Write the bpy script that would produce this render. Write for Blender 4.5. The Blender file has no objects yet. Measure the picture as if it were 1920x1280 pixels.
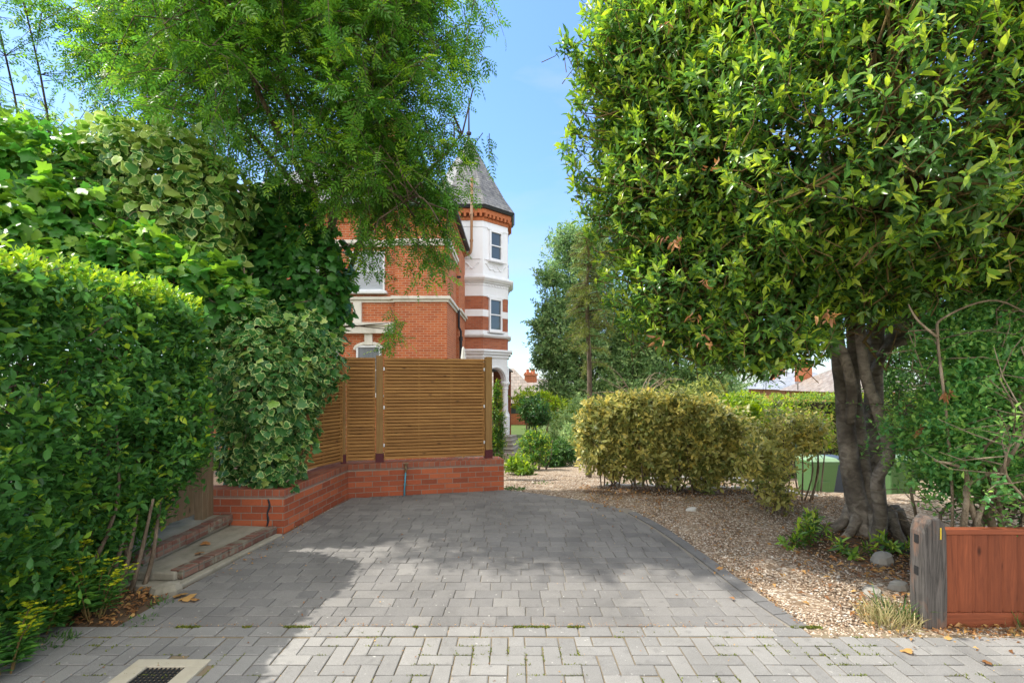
import bpy, math, random
import numpy as np
from mathutils import Vector, Matrix
random.seed(7); RNG = np.random.default_rng(7)
SC = bpy.context.scene
COL = SC.collection
R = math.radians
H = 1.62                      # eye height of the photographer

# ---------------------------------------------------------------- tagging
def tag(o, label=None, cat=None, group=None, kind=None):
    if label: o['label'] = label
    if cat: o['category'] = cat
    if group: o['group'] = group
    if kind: o['kind'] = kind
    return o
def empty(name, loc=(0, 0, 0), rz=0, label=None, cat=None, group=None):
    o = bpy.data.objects.new(name, None); COL.objects.link(o)
    o.location = loc; o.rotation_euler = (0, 0, rz); o.empty_display_size = .1
    return tag(o, label, cat, group)
def link(name, me, mat, parent=None):
    o = bpy.data.objects.new(name, me); COL.objects.link(o)
    if mat: me.materials.append(mat)
    if parent: o.parent = parent
    return o
def copy_tree(o, parent=None):
    c = o.copy(); COL.objects.link(c)
    if parent: c.parent = parent
    for ch in [k for k in bpy.data.objects if k.parent == o]: copy_tree(ch, c)
    return c

# ---------------------------------------------------------------- mesh builder
class MB:
    def __init__(s): s.v = []; s.f = []; s.t = []
    def add(s, vs, fs, tone=None):
        k = len(s.v); t = random.random() if tone is None else tone
        s.v += [tuple(p) for p in vs]; s.f += [tuple(i + k for i in f) for f in fs]; s.t += [t] * len(vs)
    def hexa(s, b, t, tone=None):
        s.add(list(b) + list(t), [(3, 2, 1, 0), (4, 5, 6, 7), (0, 1, 5, 4), (1, 2, 6, 5), (2, 3, 7, 6), (3, 0, 4, 7)], tone)
    def mm(s, x0, x1, y0, y1, z0, z1, tone=None):
        s.hexa([(x0, y0, z0), (x1, y0, z0), (x1, y1, z0), (x0, y1, z0)], [(x0, y0, z1), (x1, y0, z1), (x1, y1, z1), (x0, y1, z1)], tone)
    def box(s, c, d, rz=0, tone=None, rx=0, ry=0):
        M = Matrix.Translation(c) @ Matrix.Rotation(rz, 4, 'Z') @ Matrix.Rotation(ry, 4, 'Y') @ Matrix.Rotation(rx, 4, 'X')
        x, y, z = [k / 2 for k in d]
        P = [M @ Vector(p) for p in [(-x, -y, -z), (x, -y, -z), (x, y, -z), (-x, y, -z), (-x, -y, z), (x, -y, z), (x, y, z), (-x, y, z)]]
        s.hexa(P[:4], P[4:], tone)
    def prism(s, poly, z0, z1, tone=None, poly1=None):
        n = len(poly); q = poly1 or poly
        vs = [(x, y, z0) for x, y in poly] + [(x, y, z1) for x, y in q]
        s.add(vs, [tuple(reversed(range(n))), tuple(range(n, 2 * n))] + [(i, (i + 1) % n, n + (i + 1) % n, n + i) for i in range(n)], tone)
    def tube(s, pts, r, n=8, tone=None, cap=True, wob=0):
        P = [Vector(p) for p in pts]; m = len(P)
        if not hasattr(r, '__len__'): r = [r] * m
        vs = []; fs = []
        T = [(P[min(i + 1, m - 1)] - P[max(i - 1, 0)]).normalized() for i in range(m)]
        u = T[0].cross(Vector((0.13, .2, .97)))
        if u.length < .1: u = T[0].cross(Vector((1, 0, 0)))
        u.normalize()
        for i in range(m):
            u = (u - T[i] * u.dot(T[i])).normalized(); w = T[i].cross(u)
            for k in range(n):
                a = 2 * math.pi * k / n; rr = r[i] * (1 + wob * random.uniform(-1, 1))
                vs.append(P[i] + (u * math.cos(a) + w * math.sin(a)) * rr)
        for i in range(m - 1):
            for k in range(n):
                fs.append((i * n + k, i * n + (k + 1) % n, (i + 1) * n + (k + 1) % n, (i + 1) * n + k))
        if cap: fs += [tuple(reversed(range(n))), tuple(range((m - 1) * n, m * n))]
        s.add(vs, fs, tone)
    def lathe(s, prof, c, n=24, tone=None, caps=True):
        vs = []; fs = []; m = len(prof)
        for r, z in prof:
            for k in range(n):
                a = 2 * math.pi * k / n; vs.append((c[0] + r * math.cos(a), c[1] + r * math.sin(a), c[2] + z))
        for i in range(m - 1):
            for k in range(n): fs.append((i * n + k, i * n + (k + 1) % n, (i + 1) * n + (k + 1) % n, (i + 1) * n + k))
        if caps: fs += [tuple(reversed(range(n))), tuple(range((m - 1) * n, m * n))]
        s.add(vs, fs, tone)
    def build(s, name, mat, parent=None, bevel=0, smooth=False, seg=2):
        me = bpy.data.meshes.new(name); me.from_pydata(s.v, [], s.f); me.update()
        uv = me.uv_layers.new(name='UVMap')
        d = np.zeros(len(me.loops) * 2, np.float32)
        for p in me.polygons:
            n = p.normal
            if abs(n.z) > .8: t = Vector((1, 0, 0)); b = Vector((0, 1, 0))
            else:
                t = Vector((-n.y, n.x, 0)).normalized(); b = n.cross(t)
                if b.z < 0: b = -b
            for li in p.loop_indices:
                co = me.vertices[me.loops[li].vertex_index].co
                d[2 * li] = co.dot(t); d[2 * li + 1] = co.dot(b) if abs(n.z) > .3 else co.z
        uv.data.foreach_set('uv', d)
        a = me.attributes.new('tone', 'FLOAT', 'POINT'); a.data.foreach_set('value', np.array(s.t, np.float32))
        if smooth: me.polygons.foreach_set('use_smooth', [True] * len(me.polygons))
        o = link(name, me, mat, parent)
        if bevel:
            m = o.modifiers.new('bevel', 'BEVEL'); m.width = bevel; m.segments = seg; m.limit_method = 'ANGLE'; m.angle_limit = R(35)
        return o
def spline(pts, k=5):
    P = [Vector(p) for p in pts]; out = []
    for i in range(len(P) - 1):
        a = P[max(i - 1, 0)]; b = P[i]; c = P[i + 1]; d = P[min(i + 2, len(P) - 1)]
        for j in range(k):
            t = j / k
            out.append(.5 * ((2 * b) + (c - a) * t + (2 * a - 5 * b + 4 * c - d) * t * t + (3 * b - a - 3 * c + d) * t ** 3))
    return out + [P[-1]]
def lerp_r(rs, n):
    return list(np.interp(np.linspace(0, 1, n), np.linspace(0, 1, len(rs)), rs))
def limb(mb, pts, rs, n=8, k=5, wob=.06, tone=None):
    q = spline(pts, k); mb.tube(q, lerp_r(rs, len(q)), n, tone, True, wob)
    return q

# ---------------------------------------------------------------- leaves (numpy)
def nrm(a): return a / np.maximum(np.linalg.norm(a, axis=-1, keepdims=True), 1e-9)
def T_leaf(w=.4, fold=.1, curl=.18):
    h = w / 2
    v = [(0, 0, 0), (-h * .86, .32, fold), (0, .3, .02), (h * .86, .32, fold), (-h * .8, .66, fold * .75 - curl * .3), (0, .66, -curl * .32), (h * .8, .66, fold * .75 - curl * .3), (0, 1, -curl)]
    f = [(0, 2, 1), (0, 3, 2), (1, 2, 5, 4), (2, 3, 6, 5), (4, 5, 7), (5, 6, 7)]
    return np.array(v, np.float32), f, np.array([0, 1, 0, 1, 1, 0, 1, .6], np.float32)
def T_small(w=.45, fold=.1, curl=.1):
    h = w / 2
    v = [(0, 0, 0), (-h, .42, fold), (0, .45, 0), (h, .42, fold), (0, 1, -curl)]
    f = [(0, 2, 1), (0, 3, 2), (1, 2, 4), (2, 3, 4)]
    return np.array(v, np.float32), f, np.array([0, 1, 0, 1, .5], np.float32)
def T_diamond(w=.5, fold=.1):
    h = w / 2
    return np.array([(0, 0, 0), (-h, .45, fold), (h, .45, fold), (0, 1, -.05)], np.float32), [(0, 2, 1), (1, 2, 3)], np.array([.3, 1, 1, .3], np.float32)
def T_ivy(lobed=.0):
    out = [(0, .05), (.26, -.04), (.46, .12), (.5, .32), (.38 - lobed * .1, .44), (.42, .62), (.24 - lobed * .06, .68), (0, 1.0)]
    o = out + [(-x, y) for x, y in reversed(out[1:-1])]
    v = [(0, .36, .04)] + [(x, y, -.12 * abs(x) * 1.2 - .16 * max(0, y - .5) + .05 * math.sin(9 * x + 5 * y)) for x, y in o]
    n = len(o); f = [(0, 1 + (i + 1) % n, 1 + i) for i in range(n)]
    return np.array(v, np.float32), f, np.array([0] + [1] * n, np.float32)
def T_round():
    out = [(0, .03), (.2, -.06), (.4, .06), (.47, .28), (.42, .52), (.27, .76), (.1, .93), (0, 1.0)]
    o = out + [(-x, y) for x, y in reversed(out[1:-1])]
    v = [(0, .38, .03)] + [(x, y, .05 * abs(x) - .2 * max(0, y - .45) ** 2 + .04 * math.sin(8 * x + 6 * y)) for x, y in o]; n = len(o)
    return np.array(v, np.float32), [(0, 1 + (i + 1) % n, 1 + i) for i in range(n)], np.array([0] + [1] * n, np.float32)
def T_pinnate(pairs=4, lw=.36, droop=.28, ll=.36):
    V = []; F = []; A = []
    def leaflet(p, ang, L, dz):
        k = len(V); d = np.array([math.sin(ang), math.cos(ang), dz]); d /= np.linalg.norm(d); s = np.array([d[1], -d[0], 0]); h = lw * L / 2
        p = np.array(p)
        V.extend([p, p + d * L * .45 - s * h + (0, 0, .02), p + d * L * .45 + s * h + (0, 0, .02), p + d * L + (0, 0, -.05 * L)])
        F.extend([(k, k + 2, k + 1), (k + 1, k + 2, k + 3)]); A.extend([.3, 1, 1, .3])
    for i in range(pairs):
        t = .2 + .62 * i / (pairs - 1); z = -droop * t * t
        for sg in (-1, 1): leaflet((0, t, z), sg * (1.15 - .25 * t), ll * (1 - .25 * abs(t - .5)), -.25)
    leaflet((0, .86, -droop * .75), 0, ll, -.5)
    k = len(V); V.extend([(-.008, 0, 0), (.008, 0, 0), (.006, .5, -droop * .25), (-.006, .5, -droop * .25), (0, .9, -droop * .8)])
    F.extend([(k, k + 1, k + 2, k + 3), (k + 3, k + 2, k + 4)]); A.extend([0] * 5)
    return np.array(V, np.float32), F, np.array(A, np.float32)

class LV:
    """collects leaves: point, axis, face normal, size, tone (0 old .. 1 new growth)"""
    def __init__(s): s.c = []
    def add(s, P, D, N, S, T):
        n = len(P); s.c.append((np.asarray(P, np.float32), nrm(np.asarray(D, np.float32)), np.asarray(N, np.float32), np.broadcast_to(np.asarray(S, np.float32), (n,)), np.broadcast_to(np.asarray(T, np.float32), (n,))))
    def count(s): return sum(len(c[0]) for c in s.c)
    def build(s, name, tmpl, mat, parent=None):
        P, D, N, S, T = [np.concatenate([c[i] for c in s.c]) for i in range(5)]
        tv, tf, ta = tmpl; n = len(P); m = len(tv)
        X = np.cross(D, N); bad = np.linalg.norm(X, axis=1) < 1e-3; X[bad] = np.cross(D[bad], np.array([.3, .5, .8])); X = nrm(X); N2 = np.cross(X, D)
        V = P[:, None] + S[:, None, None] * (tv[None, :, 0:1] * X[:, None] + tv[None, :, 1:2] * D[:, None] + tv[None, :, 2:3] * N2[:, None])
        me = bpy.data.meshes.new(name)
        lt = np.array([len(f) for f in tf]); lp = np.concatenate([np.array(f) for f in tf]); L = len(lp)
        loops = (lp[None] + (np.arange(n) * m)[:, None]).ravel().astype(np.int32)
        st = np.concatenate([[0], np.cumsum(lt)[:-1]]); starts = (st[None] + (np.arange(n) * L)[:, None]).ravel().astype(np.int32)
        me.vertices.add(n * m); me.vertices.foreach_set('co', V.astype(np.float32).ravel())
        me.loops.add(n * L); me.loops.foreach_set('vertex_index', loops)
        me.polygons.add(n * len(tf)); me.polygons.foreach_set('loop_start', starts)
        me.update(calc_edges=True)
        a = me.attributes.new('tone', 'FLOAT', 'POINT'); a.data.foreach_set('value', np.repeat(T, m).astype(np.float32))
        a = me.attributes.new('rim', 'FLOAT', 'POINT'); a.data.foreach_set('value', np.tile(ta, n).astype(np.float32))
        a = me.attributes.new('rnd', 'FLOAT', 'POINT'); a.data.foreach_set('value', np.repeat(RNG.random(n), m).astype(np.float32))
        me.polygons.foreach_set('use_smooth', np.ones(n * len(tf), bool))
        return link(name, me, mat, parent)
def rdir(n):
    return nrm(RNG.normal(size=(n, 3)))
def shoots(lv, P, D, k=8, size=.08, spacing=.02, a0=25, a1=85, young=.35, up=.35, tone=(0, .45), svar=.32):
    """leaves spiralling round shoots whose tips are P and axes D"""
    n = len(P); D = nrm(D); U = nrm(np.cross(D, nrm(RNG.normal(size=(n, 3))))); W = np.cross(D, U)
    isy = RNG.random(n) < young; ph = RNG.random(n) * 6.28; base = tone[0] + (tone[1] - tone[0]) * RNG.random(n)
    for i in range(k):
        az = ph + i * 2.4 + RNG.normal(size=n) * .3; t = i / max(1, k - 1)
        al = np.radians(a0 + (a1 - a0) * t + RNG.normal(size=n) * 12)
        pp = U * np.cos(az)[:, None] + W * np.sin(az)[:, None]
        ld = D * np.cos(al)[:, None] + pp * np.sin(al)[:, None]
        ld = ld + np.array([0, 0, -.12]) * t
        ln = D * np.sin(al)[:, None] - pp * np.cos(al)[:, None] + np.array([0, 0, up])
        sz = size * (1 + svar * RNG.normal(size=n)).clip(.5, 1.6) * (.7 + .3 * min(1, t * 2.5))
        tn = np.where(isy & (t < .45), .75 + .25 * RNG.random(n), base + .12 * RNG.normal(size=n)).clip(0, 1)
        pos = P - D * (spacing * i)[None] if np.ndim(spacing) else P - D * spacing * i
        lv.add(pos + RNG.normal(size=(n, 3)) * .004, ld, ln, sz, tn)
def blob_surface(blobs, n, depth=.35, dens=None, lump=.12, power=1.6):
    """points spread through the outer shell of a union of ellipsoids; returns point, outward normal, depth fraction"""
    B = np.array(blobs, float); w = (B[:, 3] * B[:, 4] * B[:, 5]) ** (2 / 3); out = []; on = []; od = []; have = 0
    ph = RNG.random(12) * 6.28
    while have < n:
        m = n * 2; i = RNG.choice(len(B), m, p=w / w.sum()); d = rdir(m)
        r = 1 - depth * RNG.random(m) ** power
        l = 1 + lump * (np.sin(5 * d[:, 0] + ph[0] + i) * np.sin(6 * d[:, 1] + ph[1]) + .6 * np.sin(11 * d[:, 2] + ph[2] + 2 * i) * np.sin(10 * d[:, 0] + ph[3]))
        p = B[i, :3] + d * B[i, 3:6] * (r * l)[:, None]
        q = ((p[:, None] - B[None, :, :3]) / B[None, :, 3:6]); q = np.linalg.norm(q, axis=2); q[np.arange(m), i] = 9
        keep = q.min(axis=1) > (1 - depth * 1.05)
        if dens is not None: keep &= RNG.random(m) < dens(p)
        nn = nrm(d / B[i, 3:6])
        out.append(p[keep]); on.append(nn[keep]); od.append(1 - r[keep]); have += keep.sum()
    return np.concatenate(out)[:n], np.concatenate(on)[:n], np.concatenate(od)[:n]
def twigs(mb, P, D, length, r=.004, n=3):
    for p, d in zip(P, D):
        q = p - d * length; m = (p + q) / 2 + RNG.normal(size=3) * length * .08
        mb.tube([q, m, p], [r * 1.5, r * 1.2, r * .7], n, None, False)
# ---------------------------------------------------------------- materials
class N:
    def __init__(s, name):
        s.m = bpy.data.materials.new(name); s.m.use_nodes = True; s.nt = s.m.node_tree; s.nt.nodes.clear()
        s.out = s.n('ShaderNodeOutputMaterial')
    def n(s, t, **k):
        x = s.nt.nodes.new(t)
        for a, b in k.items():
            if a.startswith('i_'):
                key = a[2:]; key = int(key) if key.isdigit() else key.replace('_', ' ')
                s.set(x.inputs[key], b)
            else: setattr(x, a, b)
        return x
    def set(s, sock, b):
        if isinstance(b, bpy.types.NodeSocket): s.nt.links.new(b, sock)
        elif isinstance(b, bpy.types.Node): s.nt.links.new(b.outputs[0], sock)
        else:
            if hasattr(sock.default_value, '__len__') and len(sock.default_value) == 4 and len(b) == 3: b = (*b, 1)
            sock.default_value = b
    def attr(s, name): return s.n('ShaderNodeAttribute', attribute_name=name).outputs['Fac']
    def coord(s, kind='Object'): return s.n('ShaderNodeTexCoord').outputs[kind]
    def map(s, v, scale=(1, 1, 1), loc=(0, 0, 0), rot=(0, 0, 0)):
        return s.n('ShaderNodeMapping', i_Vector=v, i_Scale=scale, i_Location=loc, i_Rotation=rot).outputs[0]
    def noise(s, v, sc=5, det=4, rough=.55, dist=0): return s.n('ShaderNodeTexNoise', i_Vector=v, i_Scale=sc, i_Detail=det, i_Roughness=rough, i_Distortion=dist).outputs[0]
    def ramp(s, f, stops, interp='LINEAR'):
        x = s.n('ShaderNodeValToRGB'); e = x.color_ramp; e.interpolation = interp
        while len(e.elements) < len(stops): e.elements.new(.5)
        for el, (p, c) in zip(e.elements, stops):
            el.position = p; el.color = (*c, 1) if hasattr(c, '__len__') else (c, c, c, 1)
        s.set(x.inputs[0], f); return x.outputs[0]
    def mix(s, f, a, b, mode='MIX'):
        x = s.n('ShaderNodeMix', data_type='RGBA', blend_type=mode); s.set(x.inputs[0], f); s.set(x.inputs[6], a); s.set(x.inputs[7], b); return x.outputs[2]
    def math(s, op, a, b=0, c=0):
        x = s.n('ShaderNodeMath', operation=op); s.set(x.inputs[0], a); s.set(x.inputs[1], b); s.set(x.inputs[2], c); return x.outputs[0]
    def bump(s, h, st=.3, d=.01, nrm=None):
        x = s.n('ShaderNodeBump', i_Height=h, i_Strength=st, i_Distance=d)
        if nrm: s.set(x.inputs['Normal'], nrm)
        return x.outputs[0]
    def pbr(s, col, rough=.7, nrm=None, spec=.3, metal=0):
        p = s.n('ShaderNodeBsdfPrincipled'); s.set(p.inputs['Base Color'], col); s.set(p.inputs['Roughness'], rough); s.set(p.inputs['Metallic'], metal); p.inputs['Specular IOR Level'].default_value = spec
        if nrm is not None: s.set(p.inputs['Normal'], nrm)
        s.p = p; return p.outputs[0]
    def done(s, sh): s.nt.links.new(sh, s.out.inputs[0]); return s.m

def leaf_mat(name, stops, trans=.4, rough=.42, rim=None, rimpos=(.72, .82), spec=.35, var=.25, midrib=None):
    n = N(name); t = n.attr('tone'); r = n.attr('rnd')
    c = n.ramp(t, stops)
    v = n.math('MULTIPLY_ADD', r, 2 * var, 1 - var)
    c = n.mix(1, c, n.n('ShaderNodeCombineColor', i_Red=v, i_Green=v, i_Blue=v).outputs[0], 'MULTIPLY')
    if rim:
        nz = n.noise(n.coord('Object'), 45, 2)
        e = n.math('ADD', n.math('MULTIPLY_ADD', nz, .75, n.attr('rim')), n.math('MULTIPLY_ADD', r, .42, -.66))
        f = n.ramp(e, [(rimpos[0], 0), (rimpos[1], 1)])
        c = n.mix(f, c, rim)
    if midrib:
        f = n.ramp(n.attr('rim'), [(0, 1), (.14, 0)]); c = n.mix(n.math('MULTIPLY', f, .55), c, midrib)
    a = n.pbr(c, rough, None, spec)
    hs = n.n('ShaderNodeHueSaturation', i_Color=c, i_Hue=.494, i_Saturation=1.08, i_Value=1.5).outputs[0]
    tr = n.n('ShaderNodeBsdfTranslucent', i_Color=hs).outputs[0]
    ms = n.n('ShaderNodeMixShader', i_Fac=trans); n.nt.links.new(a, ms.inputs[1]); n.nt.links.new(tr, ms.inputs[2])
    return n.done(ms.outputs[0])

M = {}
M['hedge_leaf'] = leaf_mat('hedge_leaf', [(0, (.045, .14, .036)), (.5, (.075, .21, .048)), (.75, (.18, .36, .04)), (1, (.42, .54, .055))], .4, .34)
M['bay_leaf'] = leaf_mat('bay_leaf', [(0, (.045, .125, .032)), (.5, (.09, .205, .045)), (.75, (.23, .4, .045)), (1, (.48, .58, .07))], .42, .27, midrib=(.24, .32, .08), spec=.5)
M['ash_leaf'] = leaf_mat('ash_leaf', [(0, (.05, .15, .03)), (.5, (.105, .25, .04)), (.8, (.22, .4, .045)), (1, (.36, .52, .055))], .55, .4)
M['ivy_var'] = leaf_mat('ivy_variegated', [(0, (.04, .145, .036)), (.5, (.08, .225, .055)), (.85, (.2, .36, .06)), (1, (.42, .5, .14))], .35, .36, rim=(.48, .6, .22), rimpos=(.79, .91))
M['ivy_green'] = leaf_mat('ivy_green', [(0, (.03, .12, .026)), (.5, (.06, .2, .036)), (1, (.18, .36, .04))], .38, .36)
M['vine_leaf'] = leaf_mat('vine_leaf', [(0, (.045, .155, .03)), (.5, (.08, .25, .042)), (1, (.25, .43, .05))], .48, .36)
M['gold_leaf'] = leaf_mat('gold_leaf', [(0, (.15, .2, .055)), (.45, (.34, .335, .095)), (.8, (.53, .48, .14)), (1, (.66, .54, .13))], .36, .36, rim=(.6, .58, .28), rimpos=(.9, 1.1))
M['box_leaf'] = leaf_mat('box_leaf', [(0, (.04, .13, .025)), (.5, (.09, .22, .03)), (1, (.38, .46, .05))], .4, .42)
M['dark_leaf'] = leaf_mat('dark_leaf', [(0, (.02, .075, .018)), (.5, (.04, .12, .025)), (1, (.11, .22, .035))], .32, .42)
M['lime_leaf'] = leaf_mat('lime_leaf', [(0, (.07, .15, .025)), (.5, (.17, .29, .03)), (1, (.4, .5, .04))], .44, .45)
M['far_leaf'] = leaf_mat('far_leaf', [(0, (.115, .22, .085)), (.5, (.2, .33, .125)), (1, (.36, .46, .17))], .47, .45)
M['conifer'] = leaf_mat('conifer_needle', [(0, (.07, .11, .035)), (.5, (.17, .21, .045)), (1, (.33, .36, .08))], .35, .55)
M['shrub_leaf'] = leaf_mat('shrub_leaf', [(0, (.06, .19, .055)), (.5, (.115, .31, .085)), (1, (.3, .48, .1))], .46, .34)
M['spurge_flower'] = leaf_mat('spurge_flower', [(0, (.34, .42, .02)), (1, (.62, .6, .03))], .4, .5)
M['dry_leaf'] = leaf_mat('dry_leaf', [(0, (.13, .06, .025)), (.5, (.3, .14, .05)), (1, (.48, .3, .1))], .25, .6)
M['dry_grass'] = leaf_mat('dry_grass', [(0, (.14, .16, .05)), (.5, (.36, .31, .14)), (1, (.5, .42, .22))], .3, .6)
M['weed'] = leaf_mat('weed', [(0, (.03, .09, .025)), (1, (.12, .22, .05))], .3, .5)
M['moss'] = leaf_mat('moss', [(0, (.07, .1, .015)), (1, (.2, .22, .03))], .2, .7)

def bark(name, a, b, sc=9, bands=0):
    n = N(name); co = n.coord('Object')
    z = n.noise(n.map(co, (1, 1, .28) if not bands else (1, 1, 1.5)), sc, 8, .62, .6)
    big = n.noise(co, 2.6, 4)
    c = n.mix(n.ramp(z, [(.36, 0), (.64, 1)]), a, b); c = n.mix(n.ramp(big, [(.45, 0), (.7, 1)]), c, tuple(k * .55 for k in a)); 
    fine = n.noise(co, 60, 4, .6)
    h = n.math('MULTIPLY_ADD', fine, .3, z)
    return n.done(n.pbr(c, .85, n.bump(h, 1., .035), .15))
M['bark_grey'] = bark('bark_grey', (.16, .135, .106), (.36, .315, .25), 10, 1)
M['bark_brown'] = bark('bark_brown', (.09, .068, .045), (.26, .2, .145), 12)
M['bark_pale'] = bark('bark_pale', (.17, .13, .08), (.36, .29, .2), 16)
M['bark_dark'] = bark('bark_dark', (.03, .024, .018), (.1, .078, .06), 14)
M['twig_green'] = bark('twig_green', (.16, .1, .045), (.26, .2, .07), 20)

def wood(name, a, b, dark, axis=0, knots=True, rough=.68, sc=1.0, weather=None, spec=.25):
    n = N(name); co = n.coord('Object'); t = n.attr('tone')
    off = n.n('ShaderNodeCombineXYZ', i_X=n.math('MULTIPLY', t, 37.), i_Y=n.math('MULTIPLY', t, 19.), i_Z=n.math('MULTIPLY', t, 53.)).outputs[0]
    v = n.n('ShaderNodeVectorMath', operation='ADD', i_0=co, i_1=off).outputs[0]
    s = [22 * sc] * 3; s[axis] = 1.3 * sc
    g = n.noise(n.map(v, tuple(s)), 1.6, 6, .65, 1.1)
    c = n.mix(n.ramp(g, [(.3, 0), (.72, 1)]), a, b)
    c = n.mix(n.math('MULTIPLY', n.ramp(t, [(.0, 1), (1, 0)]), .38), c, tuple(k * .62 for k in a))
    pt = n.noise(n.map(v, (1, 1, 1)), 2.3, 4)
    c = n.mix(n.math('MULTIPLY', n.ramp(pt, [(.5, 0), (.72, 1)]), .45), c, dark)
    if knots:
        s2 = [13.] * 3; s2[axis] = 5.
        vn = n.n('ShaderNodeTexVoronoi', i_Vector=n.map(v, tuple(s2)), i_Scale=1.0); vo = vn.outputs['Distance']
        pick = n.ramp(n.n('ShaderNodeSeparateColor', i_Color=vn.outputs['Color']).outputs[0], [(.72, 0), (.76, 1)])
        c = n.mix(n.math('MULTIPLY', n.ramp(vo, [(.06, .85), (.2, 0)]), pick), c, tuple(k * .35 for k in dark))
    if weather:
        w = n.noise(n.map(co, (3, 3, 1.2)), 2.2, 6, .65, .5)
        c = n.mix(n.ramp(w, [(.5, 0), (.66, .8)]), c, weather)
    return n.done(n.pbr(c, rough, n.bump(g, .35, .006), spec))
M['slat_wood'] = wood('slat_wood', (.26, .122, .036), (.47, .255, .08), (.15, .072, .024), 0)
M['post_wood'] = wood('post_wood', (.23, .128, .042), (.38, .235, .085), (.16, .085, .03), 2)
M['gate_wood'] = wood('gate_wood', (.14, .095, .055), (.25, .185, .12), (.08, .07, .035), 2)
M['red_fence'] = wood('red_fence', (.15, .042, .019), (.28, .078, .032), (.1, .03, .014), 2, True, .72, 1.2)
M['sleeper'] = wood('sleeper', (.026, .024, .022), (.165, .15, .135), (.025, .021, .018), 2, False, .9, 1.5, (.2, .11, .07))

def brick(name, cols, mortar, bw=.225, bh=.075, m=.01, dirt=.4, off=.5, lich=0):
    n = N(name); uv = n.coord('UV')
    uvn = n.n('ShaderNodeVectorMath', operation='ADD', i_0=uv, i_1=n.n('ShaderNodeVectorMath', operation='SCALE', i_0=n.n('ShaderNodeTexNoise', i_Vector=uv, i_Scale=9.).outputs[1], i_Scale=.004).outputs[0]).outputs[0]
    b = n.n('ShaderNodeTexBrick', offset=off, i_Vector=uvn, i_Scale=1., i_Mortar_Size=m * .5, i_Mortar_Smooth=.3, i_Bias=0., i_Brick_Width=bw, i_Row_Height=bh, i_Color1=(0, 0, 0, 1), i_Color2=(1, 1, 1, 1), i_Mortar=(.5, .5, .5, 1))
    fac = b.outputs['Fac']
    c = n.ramp(b.outputs['Color'], [(i / (len(cols) - 1), k) for i, k in enumerate(cols)])
    nz = n.noise(n.coord('Object'), 40, 5, .6)
    c = n.mix(.22, c, n.mix(nz, tuple(k * .55 for k in cols[0]), tuple(min(1, k * 1.35) for k in cols[-1])))
    c = n.mix(fac, c, n.mix(nz, tuple(k * .7 for k in mortar), tuple(k * 1.2 for k in mortar)))
    big = n.noise(n.coord('Object'), 1.3, 6, .6)
    c = n.mix(n.math('MULTIPLY', n.ramp(big, [(.48, 0), (.72, 1)]), dirt), c, (.06, .04, .03))
    if lich:
        l = n.noise(n.coord('Object'), 7, 6, .7); c = n.mix(n.math('MULTIPLY', n.ramp(l, [(.5, 0), (.62, 1)]), lich), c, (.2, .2, .15))
    h = n.math('MULTIPLY_ADD', n.math('SUBTRACT', 1., fac), 1., n.math('MULTIPLY', nz, .4))
    return n.done(n.pbr(c, .82, n.bump(h, .6, .006), .2))
M['garden_brick'] = brick('garden_brick', [(.21, .055, .03), (.34, .085, .038), (.44, .125, .055)], (.25, .2, .16), dirt=.3)
M['garden_coping'] = brick('garden_coping', [(.22, .06, .035), (.32, .095, .05), (.3, .12, .07)], (.22, .17, .14), .075, .2, .01, .35, 0)
M['step_brick'] = brick('step_brick', [(.1, .05, .038), (.19, .08, .058), (.2, .125, .095)], (.15, .14, .115), .21, .09, .014, .3, 0, .75)
M['house_brick'] = brick('house_brick', [(.36, .085, .034), (.46, .112, .042), (.52, .15, .055)], (.5, .36, .24), .225, .075, .015, dirt=.14)
M['turret_brick'] = brick('turret_brick', [(.27, .085, .045), (.36, .11, .055), (.4, .14, .07)], (.26, .19, .15), dirt=.2)
M['orange_brick'] = brick('orange_brick', [(.42, .12, .045), (.52, .17, .065)], (.36, .17, .09), .075, .05, .008, .2, 0)

def plain(name, col, rough=.6, var=.15, spec=.3, metal=0, sc=6, bump=.15, stain=None, streak=False):
    n = N(name); co = n.coord('Object'); z = n.noise(n.map(co, (1, 1, .3) if streak else (1, 1, 1)), sc, 6, .6)
    c = n.mix(z, tuple(k * (1 - var) for k in col), tuple(min(1, k * (1 + var)) for k in col))
    if stain: c = n.mix(n.ramp(n.noise(n.map(co, (1, 1, .25)), 3, 6, .65), [(.5, 0), (.7, .6)]), c, stain)
    return n.done(n.pbr(c, rough, n.bump(n.noise(co, sc * 8, 4), bump, .004), spec, metal))
M['white_paint'] = plain('white_paint', (.72, .74, .77), .55, .06, stain=(.62, .62, .62))
M['stone_trim'] = plain('stone_trim', (.66, .63, .56), .7, .1, stain=(.36, .33, .28))
M['slate'] = None
M['lead'] = plain('lead_black', (.03, .032, .036), .5, .2)
M['rust_pipe'] = plain('rust_pipe', (.3, .16, .08), .7, .4, stain=(.5, .42, .34), sc=14)
M['black_pipe'] = plain('black_pipe', (.018, .018, .022), .4, .2)
M['blue_pipe'] = plain('blue_pipe', (.07, .3, .42), .45, .1)
M['brass'] = plain('tap_brass', (.22, .17, .1), .45, .2, .5, .7)
M['shoe_paint'] = plain('shoe_paint', (.075, .012, .016), .5, .15)
M['steel'] = plain('bracket_steel', (.55, .56, .58), .4, .1, .5, .6)
M['bin_green'] = plain('bin_green', (.085, .185, .065), .42, .06, .4, bump=.03)
M['bin_pale'] = plain('bin_pale_lid', (.22, .34, .2), .4, .06, .4, bump=.03)
M['bin_blue'] = plain('bin_dark', (.05, .07, .1), .42, .06, .4, bump=.03)
M['rubber'] = plain('rubber', (.02, .02, .02), .7, .1)
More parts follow.
